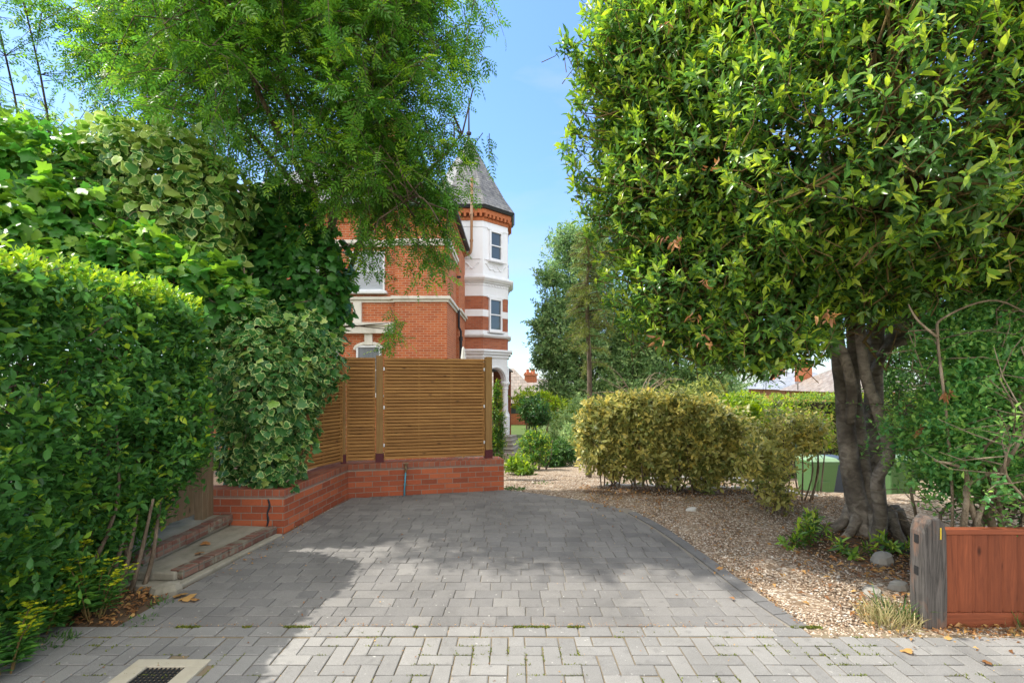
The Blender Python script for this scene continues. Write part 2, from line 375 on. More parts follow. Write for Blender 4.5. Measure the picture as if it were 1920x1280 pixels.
M['concrete'] = plain('concrete', (.27, .25, .2), .9, .25, .15, sc=12, bump=.5, stain=(.1, .1, .065))
M['cream_concrete'] = plain('cream_concrete', (.4, .365, .285), .9, .18, .15, sc=16, bump=.4, stain=(.34, .3, .2))
M['iron'] = plain('cast_iron', (.035, .037, .04), .55, .3, .4, .4, sc=30)
M['stone_grey'] = plain('stone_grey', (.3, .28, .24), .9, .3, .15, sc=10, bump=.7)
M['kerb_white'] = plain('kerb_white', (.5, .49, .46), .9, .25, .15, sc=10, bump=.6, stain=(.3, .28, .24))
M['blind'] = plain('blind', (.5, .53, .58), .6, .04)
M['parasol'] = plain('parasol_cloth', (.68, .67, .62), .8, .06)
M['porch_dark'] = plain('porch_dark', (.08, .06, .05), .8, .2)
M['yellow_cap'] = plain('yellow_tag', (.55, .4, .03), .5, .1)
def glassm(name, col):
    n = N(name); z = n.noise(n.coord('Object'), 1.7, 3)
    return n.done(n.pbr(n.mix(z, col, tuple(k * 2.2 for k in col)), .06, None, .8))
M['glass'] = glassm('window_glass', (.035, .045, .05))
def slatem(name, a, b, w=.25, h=.14):
    n = N(name); uv = n.coord('UV')
    bt = n.n('ShaderNodeTexBrick', offset=.5, i_Vector=uv, i_Scale=1., i_Mortar_Size=.006, i_Mortar_Smooth=.2, i_Brick_Width=w, i_Row_Height=h, i_Color1=(0, 0, 0, 1), i_Color2=(1, 1, 1, 1), i_Mortar=(.5, .5, .5, 1))
    z = n.noise(n.coord('Object'), 5, 6, .65)
    c = n.mix(bt.outputs['Color'], a, b); c = n.mix(n.ramp(z, [(.45, 0), (.7, .6)]), c, (.3, .3, .27)); c = n.mix(bt.outputs['Fac'], c, (.03, .03, .03))
    sp = n.n('ShaderNodeSeparateXYZ', i_Vector=uv).outputs[1]
    saw = n.math('FRACT', n.math('DIVIDE', sp, h))
    return n.done(n.pbr(c, .5, n.bump(n.math('SUBTRACT', n.math('MULTIPLY', saw, -.6), bt.outputs['Fac']), .7, .015), .4))
M['slate'] = slatem('slate_roof', (.05, .054, .062), (.11, .114, .122))
M['tile_roof'] = slatem('tile_roof', (.17, .13, .1), (.27, .22, .18), .3, .3)
M['blue_roof'] = slatem('blue_roof', (.18, .2, .24), (.26, .28, .32), .4, .3)

def paver(name, cols, lo=.75):
    n = N(name); co = n.coord('Object'); t = n.attr('tone')
    c = n.ramp(t, [(i / (len(cols) - 1), k) for i, k in enumerate(cols)])
    f = n.noise(co, 220, 3, .7); g = n.noise(co, .9, 7, .68, .6); m = n.noise(co, 9, 5, .65)
    c = n.mix(1, c, n.ramp(f, [(.3, .72), (.7, 1.2)]), 'MULTIPLY')
    c = n.mix(1, c, n.ramp(g, [(.36, lo * 1.04), (.5, 1.), (.66, 1.14)]), 'MULTIPLY')
    c = n.mix(n.ramp(m, [(.58, 0), (.72, .5)]), c, tuple(k * .55 for k in cols[0]))
    sp = n.noise(co, 34, 2, .5); c = n.mix(n.ramp(sp, [(.72, 0), (.76, .7)]), c, (.42, .41, .38))
    return n.done(n.pbr(c, .85, n.bump(n.math('ADD', f, m), .4, .003), .25))
M['drive_block'] = paver('drive_block', [(.145, .14, .134), (.17, .163, .154), (.195, .187, .175)])
M['edge_block'] = paver('edge_block', [(.14, .137, .134), (.175, .171, .166)])
M['walk_block'] = paver('walk_block', [(.18, .176, .168), (.21, .205, .194), (.24, .233, .219)], .82)
def sand(name, a, b):
    n = N(name); co = n.coord('Object'); z = n.noise(co, 3, 6, .65); f = n.noise(co, 150, 4, .7)
    return n.done(n.pbr(n.mix(z, a, n.mix(f, a, b)), .95, n.bump(f, .5, .004), .1))
M['joint_sand'] = sand('joint_sand', (.2, .18, .15), (.3, .27, .225))
M['joint_walk'] = sand('joint_walk', (.17, .135, .09), (.26, .22, .15))
def groundm():
    n = N('ground_gravel'); co = n.coord('Object'); s = n.attr('soil'); g = n.attr('green')
    v = n.n('ShaderNodeTexVoronoi', i_Vector=co, i_Scale=42.)
    c = n.ramp(n.n('ShaderNodeSeparateColor', i_Color=v.outputs['Color']).outputs[0], [(0, (.14, .1, .065)), (.35, (.27, .2, .138)), (.7, (.38, .305, .22)), (1, (.52, .47, .4))])
    c = n.mix(n.ramp(v.outputs['Distance'], [(.35, 0), (.8, .75)]), c, (.12, .08, .05))
    z = n.noise(co, 1.2, 6, .6); c = n.mix(n.ramp(z, [(.5, 0), (.75, .5)]), c, (.2, .135, .08))
    so = n.mix(n.noise(co, 50, 5, .7), (.045, .03, .02), (.15, .1, .062))
    c = n.mix(n.ramp(n.math('MULTIPLY_ADD', n.noise(co, 4, 6, .7), .9, n.math('SUBTRACT', s, .45)), [(.35, 0), (.6, 1)]), c, so)
    gr = n.mix(n.noise(co, 2, 6, .7), (.05, .09, .02), (.13, .17, .05)); c = n.mix(g, c, gr)
    return n.done(n.pbr(c, .92, n.bump(v.outputs['Distance'], -.7, .012), .15))
M['ground'] = groundm()
def pebm():
    n = N('pebble'); t = n.attr('tone')
    c = n.ramp(t, [(0, (.11, .075, .05)), (.25, (.24, .165, .108)), (.55, (.38, .285, .2)), (.8, (.49, .405, .31)), (1, (.6, .57, .51))])
    return n.done(n.pbr(c, .7, None, .3))
M['pebble'] = pebm()
# ---------------------------------------------------------------- ground
def sst(a, b, x):
    t = min(1, max(0, (x - a) / (b - a))); return t * t * (3 - 2 * t)
def gz(x, y):
    """terrain height: level by the drive, falling gently towards the house and more beyond the hedge on the right"""
    yy = min(max(y, 7.0), 20.)
    z = -.1 * max(0, yy - 7.6)
    return z - .68 * sst(4.0, 5.6, x) * sst(7.2, 9.6, y) * (1 - sst(12, 18, y) * .6)
DRIVE = [(-2.62, 3.352), (-2.56, 4.09), (-2.39, 5.40), (-2.24, 7.1), (-.12, 7.62), (.32, 7.42), (1.01, 6.93), (1.5, 6.5), (1.7, 5.65), (1.815, 4.71), (1.895, 3.79), (1.97, 3.352)]
def inside(p, poly):
    c = False; n = len(poly); x, y = p
    for i in range(n):
        x0, y0 = poly[i]; x1, y1 = poly[(i + 1) % n]
        if (y0 > y) != (y1 > y) and x < (x1 - x0) * (y - y0) / (y1 - y0) + x0: c = not c
    return c
def soil_at(x, y):
    s = math.exp(-(((x - 4.0) / 1.35) ** 2 + ((y - 5.0) / .95) ** 2) ** 2)
    s = max(s, math.exp(-(((x - 4.9) / 1.6) ** 2 + ((y - 4.1) / .75) ** 2) ** 2))
    if x < -2.2: s = max(s, 1 - sst(-2.5, -2.3, x))
    s = max(s, .85 * math.exp(-(((x - 2.6) / 2.0) ** 2 + ((y - 7.7) / .5) ** 2) ** 2))
    s = max(s, .55 * math.exp(-(((x - 3.0) / .5) ** 2 + ((y - 3.7) / .4) ** 2)))
    return s
def axis(lo, hi, f0, f1, fine, growth=1.35):
    a = list(np.arange(f0, f1 + 1e-6, fine)); d = fine; x = f0; L = []
    while x > lo: d *= growth; x -= d; L.append(max(x, lo))
    d = fine; x = f1; Rr = []
    while x < hi: d *= growth; x += d; Rr.append(min(x, hi))
    return L[::-1] + a + Rr
gx = axis(-600, 600, -6, 9, .14); gy = axis(-60, 900, 2.6, 13, .14)
V = []; soil = []; green = []
for y in gy:
    for x in gx:
        V.append((x, y, gz(x, y) + (.012 * math.sin(7 * x + 2.3 * y) * math.sin(5.1 * y - x) if 2.6 < y < 14 and abs(x) < 9 else 0) - (0.03 if y < 7.6 and inside((x, y), DRIVE) or y < 3.3 else 0))); soil.append(soil_at(x, y)); green.append(max(sst(21, 26, y), sst(9, 12, x) * sst(14, 16, y), sst(7, 10, -x)))
nx = len(gx); F = [(j * nx + i, j * nx + i + 1, (j + 1) * nx + i + 1, (j + 1) * nx + i) for j in range(len(gy) - 1) for i in range(nx - 1)]
me = bpy.data.meshes.new('ground'); me.from_pydata(V, [], F)
me.attributes.new('soil', 'FLOAT', 'POINT').data.foreach_set('value', np.array(soil, np.float32))
me.attributes.new('green', 'FLOAT', 'POINT').data.foreach_set('value', np.array(green, np.float32))
tag(link('ground', me, M['ground']), kind='structure')

# ---------------------------------------------------------------- paving
def clip(poly, a, b):            # keep the left of a->b
    out = []
    for i in range(len(poly)):
        p, q = poly[i], poly[(i + 1) % len(poly)]
        sp = (b[0] - a[0]) * (p[1] - a[1]) - (b[1] - a[1]) * (p[0] - a[0]); sq = (b[0] - a[0]) * (q[1] - a[1]) - (b[1] - a[1]) * (q[0] - a[0])
        if sp >= 0: out.append(p)
        if sp * sq < 0:
            t = sp / (sp - sq); out.append((p[0] + (q[0] - p[0]) * t, p[1] + (q[1] - p[1]) * t))
    return out
def hull(pts):
    pts = sorted(pts); lo = []; up = []
    cr = lambda o, a, b: (a[0] - o[0]) * (b[1] - o[1]) - (a[1] - o[1]) * (b[0] - o[0])
    for p in pts:
        while len(lo) > 1 and cr(lo[-2], lo[-1], p) <= 0: lo.pop()
        lo.append(p)
    for p in reversed(pts):
        while len(up) > 1 and cr(up[-2], up[-1], p) <= 0: up.pop()
        up.append(p)
    return lo[:-1] + up[:-1]
def area(p): return abs(sum(p[i][0] * p[(i + 1) % len(p)][1] - p[(i + 1) % len(p)][0] * p[i][1] for i in range(len(p)))) / 2
def block(mb, poly, z0, z1, ch=.006, tone=None, tilt=.0015):
    cx = sum(p[0] for p in poly) / len(poly); cy = sum(p[1] for p in poly) / len(poly); n = len(poly)
    ax, ay = random.gauss(0, tilt) * 4, random.gauss(0, tilt) * 4; dz = random.gauss(0, tilt * .6)
    ins = []
    for x, y in poly:
        d = math.hypot(x - cx, y - cy); k = max(0, 1 - ch * 1.5 / max(d, .01)); ins.append((cx + (x - cx) * k, cy + (y - cy) * k))
    hz = lambda x, y: dz + ax * (x - cx) + ay * (y - cy)
    vs = [(x, y, z0) for x, y in poly] + [(x, y, z1 - ch * .7 + hz(x, y)) for x, y in poly] + [(x, y, z1 + hz(x, y)) for x, y in ins]
    fs = [(i, (i + 1) % n, n + (i + 1) % n, n + i) for i in range(n)] + [(n + i, n + (i + 1) % n, 2 * n + (i + 1) % n, 2 * n + i) for i in range(n)] + [tuple(range(2 * n, 3 * n))]
    mb.add(vs, fs, random.random() if tone is None else tone)
DH = hull(DRIVE)
def clipto(poly, H_):
    for i in range(len(H_)):
        poly = clip(poly, H_[i], H_[(i + 1) % len(H_)])
        if len(poly) < 3: return []
    return poly
def shrink(H_, d):
    n = len(H_); out = []
    for i in range(n):
        p0, p1, p2 = [Vector((*H_[(i + k) % n], 0)) for k in (-1, 0, 1)]
        n1 = Vector((-(p1 - p0).y, (p1 - p0).x, 0)).normalized(); n2 = Vector((-(p2 - p1).y, (p2 - p1).x, 0)).normalized()
        b = (n1 + n2).normalized(); q = p1 + b * d / max(.3, b.dot(n1)); out.append((q.x, q.y))
    return out
mb = MB(); y = 3.372; DI = shrink(DH, .02)
edge_in = [(p[0] - .138 if p[0] > 1.3 and p[1] < 6.6 else p[0], p[1]) for p in DI]; DI2 = hull(edge_in)
while y < 7.7:
    d = random.choice([.145, .145, .16]); x = -2.8 + random.random() * .1
    while x < 2.1:
        w = random.choice([.13, .16, .16, .2, .24])
        g = .0026
        q = [(x + g, y + g), (x + w - g, y + g), (x + w - g, y + d - g), (x + g, y + d - g)]
        q = [(a + random.gauss(0, .0018), b + random.gauss(0, .0018)) for a, b in q]
        q = clipto(q, DI2)
        if len(q) > 2 and area(q) > .0012: block(mb, q, -.03, .012, .0045)
        x += w
    y += d
dr = mb.build('driveway', M['drive_block']); tag(dr, kind='structure')
# dark border course down the right edge
mb = MB(); E = [(1.97, 3.36), (1.895, 3.79), (1.815, 4.71), (1.7, 5.65), (1.5, 6.5)]
q = spline([(a, b, 0) for a, b in E], 10); s = 0
acc = [0]
for i in range(1, len(q)): acc.append(acc[-1] + (q[i] - q[i - 1]).length)
def at_s(s_):
    i = int(np.searchsorted(acc, s_)); i = min(max(i, 1), len(q) - 1); t = (s_ - acc[i - 1]) / max(1e-6, acc[i] - acc[i - 1]); return q[i - 1].lerp(q[i], t), (q[i] - q[i - 1]).normalized()
while s < acc[-1] - .2:
    (a, t), (b, _) = at_s(s + .003), at_s(s + .197); nn = Vector((-t.y, t.x, 0))
    p = [a + nn * .018, b + nn * .018, b + nn * .125, a + nn * .125]
    block(mb, [(v.x, v.y) for v in p][::-1], -.03, .018, .006); s += .2
tag(mb.build('driveway_edging', M['edge_block']), kind='structure')
# joint bed below the blocks
mb = MB(); mb.prism(shrink(DH, .012), -.03, .004); tag(mb.build('driveway_bed', M['joint_sand']), kind='structure')
mb = MB(); mb.mm(-7, 8, .3, 3.375, -.035, .0045); tag(mb.build('pavement_bed', M['joint_walk']), kind='structure')
# herringbone footway
mb = MB(); u = .104
DRAIN = (-2.13, -1.76, 2.5, 2.93)
def walk(q):
    cx = sum(p[0] for p in q) / 4; cy = sum(p[1] for p in q) / 4
    if DRAIN[0] < cx < DRAIN[1] and DRAIN[2] < cy < DRAIN[3]: return
    if cx > 2.0 and cy > 3.27 + .03 * math.sin(9 * cx) : return          # buried under shingle by the post
    block(mb, [(a + random.gauss(0, .0012), b + random.gauss(0, .0012)) for a, b in q], -.03, .013, .005)
for j in range(-2, 30):
    for i in range(0, 100):
        x = -4.6 + i * u; yy = 1.35 + j * u
        k = (i - j) % 4
        g = .0035
        if not (-4.4 < x < 5.6): continue
        if k == 0: rc = (x, x + 2 * u, yy, yy + u)
        elif k == 2: rc = (x, x + u, yy - u, yy + u)
        else: continue
        if k == 2:                                                    # upright block fills the step of the weave
            rc = (x, x + u, yy - u, yy + u)
        if rc[3] > 3.235 + .001: rc = (rc[0], rc[1], rc[2], 3.235)
        if rc[3] - rc[2] < .03: continue
        walk([(rc[0] + g, rc[2] + g), (rc[1] - g, rc[2] + g), (rc[1] - g, rc[3] - g), (rc[0] + g, rc[3] - g)])
x = -4.4
while x < 5.4:
    walk([(x + .003, 3.242), (x + .205, 3.242), (x + .205, 3.362), (x + .003, 3.362)]); x += .21
tag(mb.build('pavement', M['walk_block']), kind='structure')

# drain cover
t = empty('drain_cover', (-1.945, 2.73, 0), 0, 'square black drain grating set in a cream concrete surround', 'drain')
mb = MB()
for c, d in (((0, .19, .005), (.42, .075, .03)), ((-.16, -.035, .005), (.1, .375, .03)), ((.16, -.035, .005), (.1, .375, .03))): mb.box(c, d)
mb.build('surround', M['cream_concrete'], t, .004)
mb = MB(); mb.box((0, -.035, -.025), (.22, .375, .02), tone=.1)
for i in range(9): mb.box((-.1 + .025 * i, -.035, .003), (.007, .37, .02))
for i in range(14): mb.box((0, -.21 + .026 * i, .0015), (.215, .006, .02))
mb.build('grate', M['iron'], t)

# pea shingle: loose stones over the gravel and the bed
ico = [(0, 0, 1), (.9, 0, .1), (.28, .85, -.05), (-.73, .53, .1), (-.73, -.53, 0), (.28, -.85, .05), (0, 0, -.8)]
icf = [(0, 1, 2), (0, 2, 3), (0, 3, 4), (0, 4, 5), (0, 5, 1), (6, 2, 1), (6, 3, 2), (6, 4, 3), (6, 5, 4), (6, 1, 5)]
def scatter_stones(n, region, smin, smax):
    P = []; T = []
    while len(P) < n:
        x, y = region(); 
        if inside((x, y), DRIVE) and random.random() > .02: continue
        if y < 3.27 and random.random() > .5 * math.exp(-(3.27 - y) * 22): continue
        s_ = soil_at(x, y)
        if random.random() < s_ * .93: continue
        P.append((x, y)); T.append(random.random())
    return P, T
def reg_a(): 
    y = 3.1 + 4.9 * random.random() ** 1.5; return random.uniform(1.5, 4.6), y
def reg_b(): return random.uniform(-.1, 4.6), random.uniform(6.6, 10.5)
Pa, Ta = scatter_stones(21000, reg_a, 0, 0); Pb, Tb = scatter_stones(12000, reg_b, 0, 0)
P = np.array(Pa + Pb); T = np.array(Ta + Tb); n = len(P)
Z = np.array([gz(x, y) + .004 for x, y in P]); S = RNG.uniform(.005, .0125, n) * (1 + .5 * (RNG.random(n) < .05))
iv = np.array(ico); an = RNG.random(n) * 6.28; ca, sa = np.cos(an), np.sin(an)
vx = iv[None, :, 0] * RNG.uniform(.8, 1.4, n)[:, None]; vy = iv[None, :, 1]; vz = iv[None, :, 2] * RNG.uniform(.45, .8, n)[:, None]
Vv = np.stack([P[:, 0, None] + S[:, None] * (vx * ca[:, None] - vy * sa[:, None]), P[:, 1, None] + S[:, None] * (vx * sa[:, None] + vy * ca[:, None]), Z[:, None] + S[:, None] * vz], 2)
me = bpy.data.meshes.new('gravel'); k = len(ico)
lo = (np.array(icf)[None] + (np.arange(n) * k)[:, None, None]).ravel().astype(np.int32)
me.vertices.add(n * k); me.vertices.foreach_set('co', Vv.astype(np.float32).ravel()); me.loops.add(len(lo)); me.loops.foreach_set('vertex_index', lo)
me.polygons.add(n * len(icf)); me.polygons.foreach_set('loop_start', np.arange(0, len(lo), 3, dtype=np.int32)); me.update(calc_edges=True)
me.attributes.new('tone', 'FLOAT', 'POINT').data.foreach_set('value', np.repeat(T, k).astype(np.float32))
tag(link('gravel', me, M['pebble']), kind='stuff')
# ---------------------------------------------------------------- low brick wall, tap, fence
t = empty('brick_wall', (-2.3, 6.2, 0), 0, 'low red brick garden wall with a brick-on-edge top below the slatted fence', 'wall')
def local(o_, pts): return [(x - o_[0], y - o_[1]) for x, y in pts]
o_ = (-2.3, 6.2)
outer = [(-3.5, 5.47), (-2.42, 5.44), (-2.27, 7.09), (-.12, 7.6)]; inner = [(-3.5, 5.7), (-2.72, 5.7), (-2.58, 7.33), (-.2, 7.9)]
def strip(mb, z0, z1, grow=0):
    for i in range(3):
        a, b, c, d = outer[i], outer[i + 1], inner[i + 1], inner[i]
        q = local(o_, [a, b, c, d])
        if grow:
            v = Vector((b[0] - a[0], b[1] - a[1])).normalized(); nn = Vector((v.y, -v.x)) * grow
            q = [(q[0][0] + nn.x, q[0][1] + nn.y), (q[1][0] + nn.x, q[1][1] + nn.y), q[2], q[3]]
        mb.prism(q, z0, z1, .5)
mb = MB(); strip(mb, -.25, .375); mb.build('masonry', M['garden_brick'], t, .006)
mb = MB(); strip(mb, .385, .47, 0); mb.build('coping', M['garden_coping'], t, .008)
mb = MB(); strip(mb, .374, .386, -.006); mb.build('mortar_bed', M['concrete'], t)
mb = MB(); c = spline([(-2.59, 5.447, .37), (-2.575, 5.446, .3), (-2.6, 5.447, .22), (-2.59, 5.447, .15), (-2.61, 5.449, .06)], 3)
mb.tube([(p.x - o_[0] , p.y - o_[1] - .006, p.z) for p in c], lerp_r([.008, .012, .009, .012, .006], len(c)), 5); mb.build('crack', M['lead'], t)

t = empty('garden_tap', (-1.53, 7.255, .0), .235, 'blue water pipe with a brass tap rising up the low brick wall', 'tap')
mb = MB(); mb.tube([(0, -.03, .0), (.012, -.03, .2), (.022, -.03, .36)], .011, 10); mb.build('pipe', M['blue_pipe'], t, smooth=True)
mb = MB(); mb.tube([(.022, -.03, .34), (.024, -.03, .4)], .016, 10); mb.tube([(.024, -.03, .4), (.024, -.03, .455)], [.014, .02], 10); mb.tube([(.024, -.02, .42), (.024, -.085, .42), (.024, -.1, .395), (.024, -.1, .375)], .012, 8); mb.box((.024, -.03, .47), (.07, .014, .012)); mb.build('valve', M['brass'], t, smooth=False)
for q in (.17, .3): mb = MB(); mb.box((.008 + q * .04, -.022, q), (.05, .02, .016)); mb.build('pipe_clip', M['brass'], t)

fence = empty('slatted_fence', (-1.2, 7.4, .47), 0, 'brown slatted timber screen fence standing on the low brick wall', 'fence')
fo = Vector((-1.2, 7.4, .47))
def slat_panel(a, b, z0, z1):
    a = Vector((*a, 0)); b = Vector((*b, 0)); L = (b - a).length; an = math.atan2(b.y - a.y, b.x - a.x)
    mb = MB(); n = 30; p = (z1 - z0 - .05) / n
    for i in range(n):
        z = z0 + .012 + p * (i + .5)
        mb.box((L / 2 + random.gauss(0, .002), -.012, z), (L - .03, .016, p - .0155 + random.gauss(0, .0016)), rx=random.gauss(0, .03), ry=random.gauss(0, .0015))
        mb.box((L / 2, .034, z + p / 2), (L - .04, .014, p * .72), tone=0)  # rear slats toned darker, shade of the gaps put into their colour
    nb = max(2, round(L / .5) + 1)
    for i in range(nb): mb.box((.025 + (L - .05) * i / (nb - 1), .009, (z0 + z1) / 2), (.035, .024, z1 - z0 - .03), tone=.55)
    mb.box((L / 2, .006, z1 - .02), (L, .055, .035), tone=.7)
    mb.box((.008, .005, (z0 + z1) / 2 - .02), (.016, .05, z1 - z0 - .05), tone=.6); mb.box((L - .008, .005, (z0 + z1) / 2 - .02), (.016, .05, z1 - z0 - .05), tone=.6)
    o = mb.build('slat_panel', M['slat_wood'], fence, .003); o.location = a - Vector((fo.x, fo.y, 0)); o.rotation_euler.z = an
    return o
posts = [(-2.64, 6.36, .11), (-2.37, 7.2, .06), (-1.895, 7.33, .1), (-.36, 7.735, .1)]
for i, (a, b) in enumerate(((0, 1), (1, 2), (2, 3))):
    p, q = Vector(posts[a][:2]), Vector(posts[b][:2]); u = (q - p).normalized()
    slat_panel(p + u * (posts[a][2] / 2 + .008), q - u * (posts[b][2] / 2 + .008), .02, 1.49)
ang = [1.2, .25, .26, .26]
for (x, y, w), a in zip(posts, ang):
    big = w > .08
    mb = MB(); mb.box((0, 0, .77), (w, w, 1.5 if big else 1.44)); po = mb.build('post', M['post_wood'], fence, .006); po.location = (x - fo.x, y - fo.y, 0); po.rotation_euler.z = a
    mb = MB(); mb.box((0, 0, .06), (w + .014, w + .014, .135)); mb.build('post_shoe', M['shoe_paint'], po, .004)
for (x, y, w), sd, a in ((posts[2], 1, .26), (posts[3], -1, .26)):
    for z in (.24, .78, 1.33):
        mb = MB(); mb.box((0, 0, 0), (.022, .012, .045)); mb.box((.0, -.007, 0), (.01, .01, .012)); o = mb.build('bracket', M['steel'], fence, .002)
        d = sd * (w / 2 + .014); o.location = (x - fo.x + d * math.cos(a) + .02 * math.sin(a), y - fo.y + d * math.sin(a) - .035, z); o.rotation_euler.z = a

# ---------------------------------------------------------------- steps and gate on the left
t = empty('garden_steps', (-2.9, 4.8, 0), 0, 'two worn brick and concrete steps climbing to the old wooden gate', 'steps'); o_ = (-2.9, 4.8)
mb = MB(); mb.prism(local(o_, [(-2.6, 3.98), (-2.4, 5.36), (-3.1, 5.45), (-3.2, 4.0)]), -.05, .03); mb.prism(local(o_, [(-2.69, 4.08), (-2.51, 5.38), (-3.05, 5.45), (-3.15, 4.1)]), .03, .098)
mb.prism(local(o_, [(-3.04, 4.1), (-3.0, 5.43), (-3.6, 5.45), (-3.6, 4.1)]), .03, .13); mb.prism(local(o_, [(-3.0, 4.1), (-2.96, 5.43), (-3.1, 5.44), (-3.12, 4.1)]), .13, .16)
mb.prism(local(o_, [(-3.09, 4.12), (-3.05, 5.42), (-3.6, 5.43), (-3.6, 4.12)]), .16, .213); mb.build('tread', M['concrete'], t, .012)
mb = MB()
def nosing(a, b, z0, z1, w, n):
    a = Vector(a); b = Vector(b); u = (b - a) / n; nn = Vector((-u.y, u.x)).normalized() * w
    for i in range(n):
        p = a + u * (i + .02) + nn * random.gauss(0, .03); q = a + u * (i + .98) + nn * random.gauss(0, .03)
        dz = random.gauss(0, .003); mb.prism(local(o_, [p, q, q + nn, p + nn]), z0 + dz, z1 + dz)
nosing((-2.645, 4.1), (-2.46, 5.37), .034, .108, .11, 7); mb.build('nosing', M['step_brick'], t, .008)
mb = MB(); nosing((-2.99, 4.12), (-2.95, 5.42), .135, .222, .11, 7); mb.build('nosing', M['step_brick'], t, .008)

t = empty('garden_gate', (-3.2, 4.7, .24), 0, 'weathered brown board gate half hidden at the end of the privet hedge', 'gate')
mb = MB()
for i in range(9):
    y = -.62 + i * .125; mb.box((0, y, .72 + random.gauss(0, .006)), (.022, .121, 1.34))
bd = mb.build('board_panel', M['gate_wood'], t, .003)
for z in (.3, 1.2): mb = MB(); mb.box((-.03, -.1, z), (.03, 1.1, .1)); mb.build('ledge', M['gate_wood'], t, .003)
for y, w in ((.545, .075), (-.75, .1)):
    mb = MB(); mb.box((.01, y, .68), (.09, w, 1.5)); mb.build('post', M['gate_wood'], t, .006)
mb = MB(); mb.box((.02, .66, .68), (.05, .11, 1.5)); mb.build('jamb_board', M['gate_wood'], t, .006)

# ---------------------------------------------------------------- right front: sleeper post and red feather-edge fence
t = empty('sleeper_post', (2.765, 3.42, 0), 0, 'weathered grey timber post with a rounded top beside the red fence', 'post')
mb = MB(); prof = [(-.075, 0), (.075, 0), (.078, .3), (.072, .68), (.055, .745), (.018, .782), (-.03, .78), (-.062, .74), (-.078, .68), (-.08, .3)]
n = len(prof); vs = [(x, -.085, z - .05) for x, z in prof] + [(x, .045, z - .05) for x, z in prof]
mb.add(vs, [tuple(range(n)), tuple(reversed(range(n, 2 * n)))] + [((i + 1) % n, i, n + i, n + (i + 1) % n) for i in range(n)], .4)
mb.build('timber', M['sleeper'], t, .014)
for z in (.58, .37): mb = MB(); mb.box((-.0765, -.02, z), (.012, .035, .055), tone=0); mb.build('mortise', M['rubber'], t)
mb = MB(); mb.box((.026, -.0865, .63), (.008, .004, .075)); mb.build('tag', M['yellow_cap'], t)
t = empty('board_fence', (3.8, 3.4, 0), 0, 'low red-brown feather-edge board fence under the twiggy privet bush', 'fence')
mb = MB(); x = -.955; i = 0
while x < 1.6:
    w = .098; mb.add([(x, -.012, .1), (x + w - .013, -.03, .1), (x + w - .013, 0, .1), (x, .0, .1), (x, -.012, .61), (x + w - .013, -.03, .61), (x + w - .013, 0, .61), (x, .0, .61)], [(3, 2, 1, 0), (4, 5, 6, 7), (0, 1, 5, 4), (1, 2, 6, 5), (2, 3, 7, 6), (3, 0, 4, 7)]); x += w
mb.mm(-.955, 1.6, .0015, .007, .1, .61, 0)  # dark backing added behind the boards to draw shadow lines in the gaps
mb.build('feather_board', M['red_fence'], t, .002)
mb = MB(); mb.mm(-.955, 1.6, -.03, .03, .612, .648); mb.build('capping_rail', wood('red_rail', (.15, .042, .019), (.28, .078, .032), (.1, .03, .014), 0, True, .62), t, .004)
mb = MB(); mb.mm(-.955, 1.6, -.034, .0, -.04, .098); mb.build('gravel_board', bpy.data.materials['red_rail'], t, .004)
mb = MB(); mb.mm(-.955, 1.6, .008, .05, .42, .48); mb.build('back_rail', bpy.data.materials['red_rail'], t, .004)

# ---------------------------------------------------------------- wheelie bins beyond the hedge
def wheelie(loc, rz, label, dark=False):
    t = empty('wheelie_bin', loc, rz, label, 'bin', 'wheelie bins behind the evergreen')
    mb = MB(); b = [(-.22, -.2), (.22, -.2), (.22, .25), (-.22, .25)]; u = [(-.29, -.31), (.29, -.31), (.29, .33), (-.29, .33)]
    mb.prism(b, .06, .93, .5, u); mb.build('body', M['bin_green'], t, .03, seg=3)
    mb = MB(); mb.prism([(-.305, -.325), (.305, -.325), (.305, .345), (-.305, .345)], .91, .965); mb.build('rim', M['bin_green'], t, .012)
    mb = MB(); mb.prism([(-.305, -.345), (.305, -.345), (.305, .36), (-.305, .36)], .97, 1.04, .5, [(-.25, -.27), (.25, -.27), (.25, .34), (-.25, .34)]); mb.tube([(-.25, .38, .98), (.25, .38, .98)], .018, 8); mb.build('lid', M['bin_pale'], t, .012)
    mb = MB(); mb.hexa([(-.12, -.238, .2), (.12, -.238, .2), (.12, -.2, .2), (-.12, -.2, .2)], [(-.12, -.285, .56), (.12, -.285, .56), (.12, -.24, .56), (-.12, -.24, .56)]); mb.build('front_panel', M['bin_green'], t, .012)
    for s in (-1, 1):
        mb = MB(); mb.tube([(s * .2, .24, .1), (s * .27, .24, .1)], .1, 20); mb.build('wheel', M['rubber'], t)
        mb = MB(); mb.box((s * .15, -.19, .05), (.08, .06, .09)); mb.build('foot', M['rubber'], t, .006)
    return t
wheelie((6.48, 10.9, gz(6.48, 10.9)), .0, 'green wheelie bin left of the evergreen trunk')
wheelie((8.35, 11.1, gz(8.35, 11.1)), -.15, 'green wheelie bin just right of the evergreen trunk, mostly hidden by twigs')
t2 = empty('storage_bin', (7.05, 11.3, gz(7.05, 11.3)), .1, 'dark blue bin standing between the green bins', 'bin')
mb = MB(); mb.prism([(-.22, -.2), (.22, -.2), (.22, .25), (-.22, .25)], .05, .93, .5, [(-.28, -.3), (.28, -.3), (.28, .32), (-.28, .32)]); mb.build('body', M['bin_blue'], t2, .03)
mb = MB(); mb.prism([(-.3, -.33), (.3, -.33), (.3, .35), (-.3, .35)], .935, 1.02, .5, [(-.24, -.27), (.24, -.27), (.24, .3), (-.24, .3)]); mb.build('lid', M['bin_blue'], t2, .012)

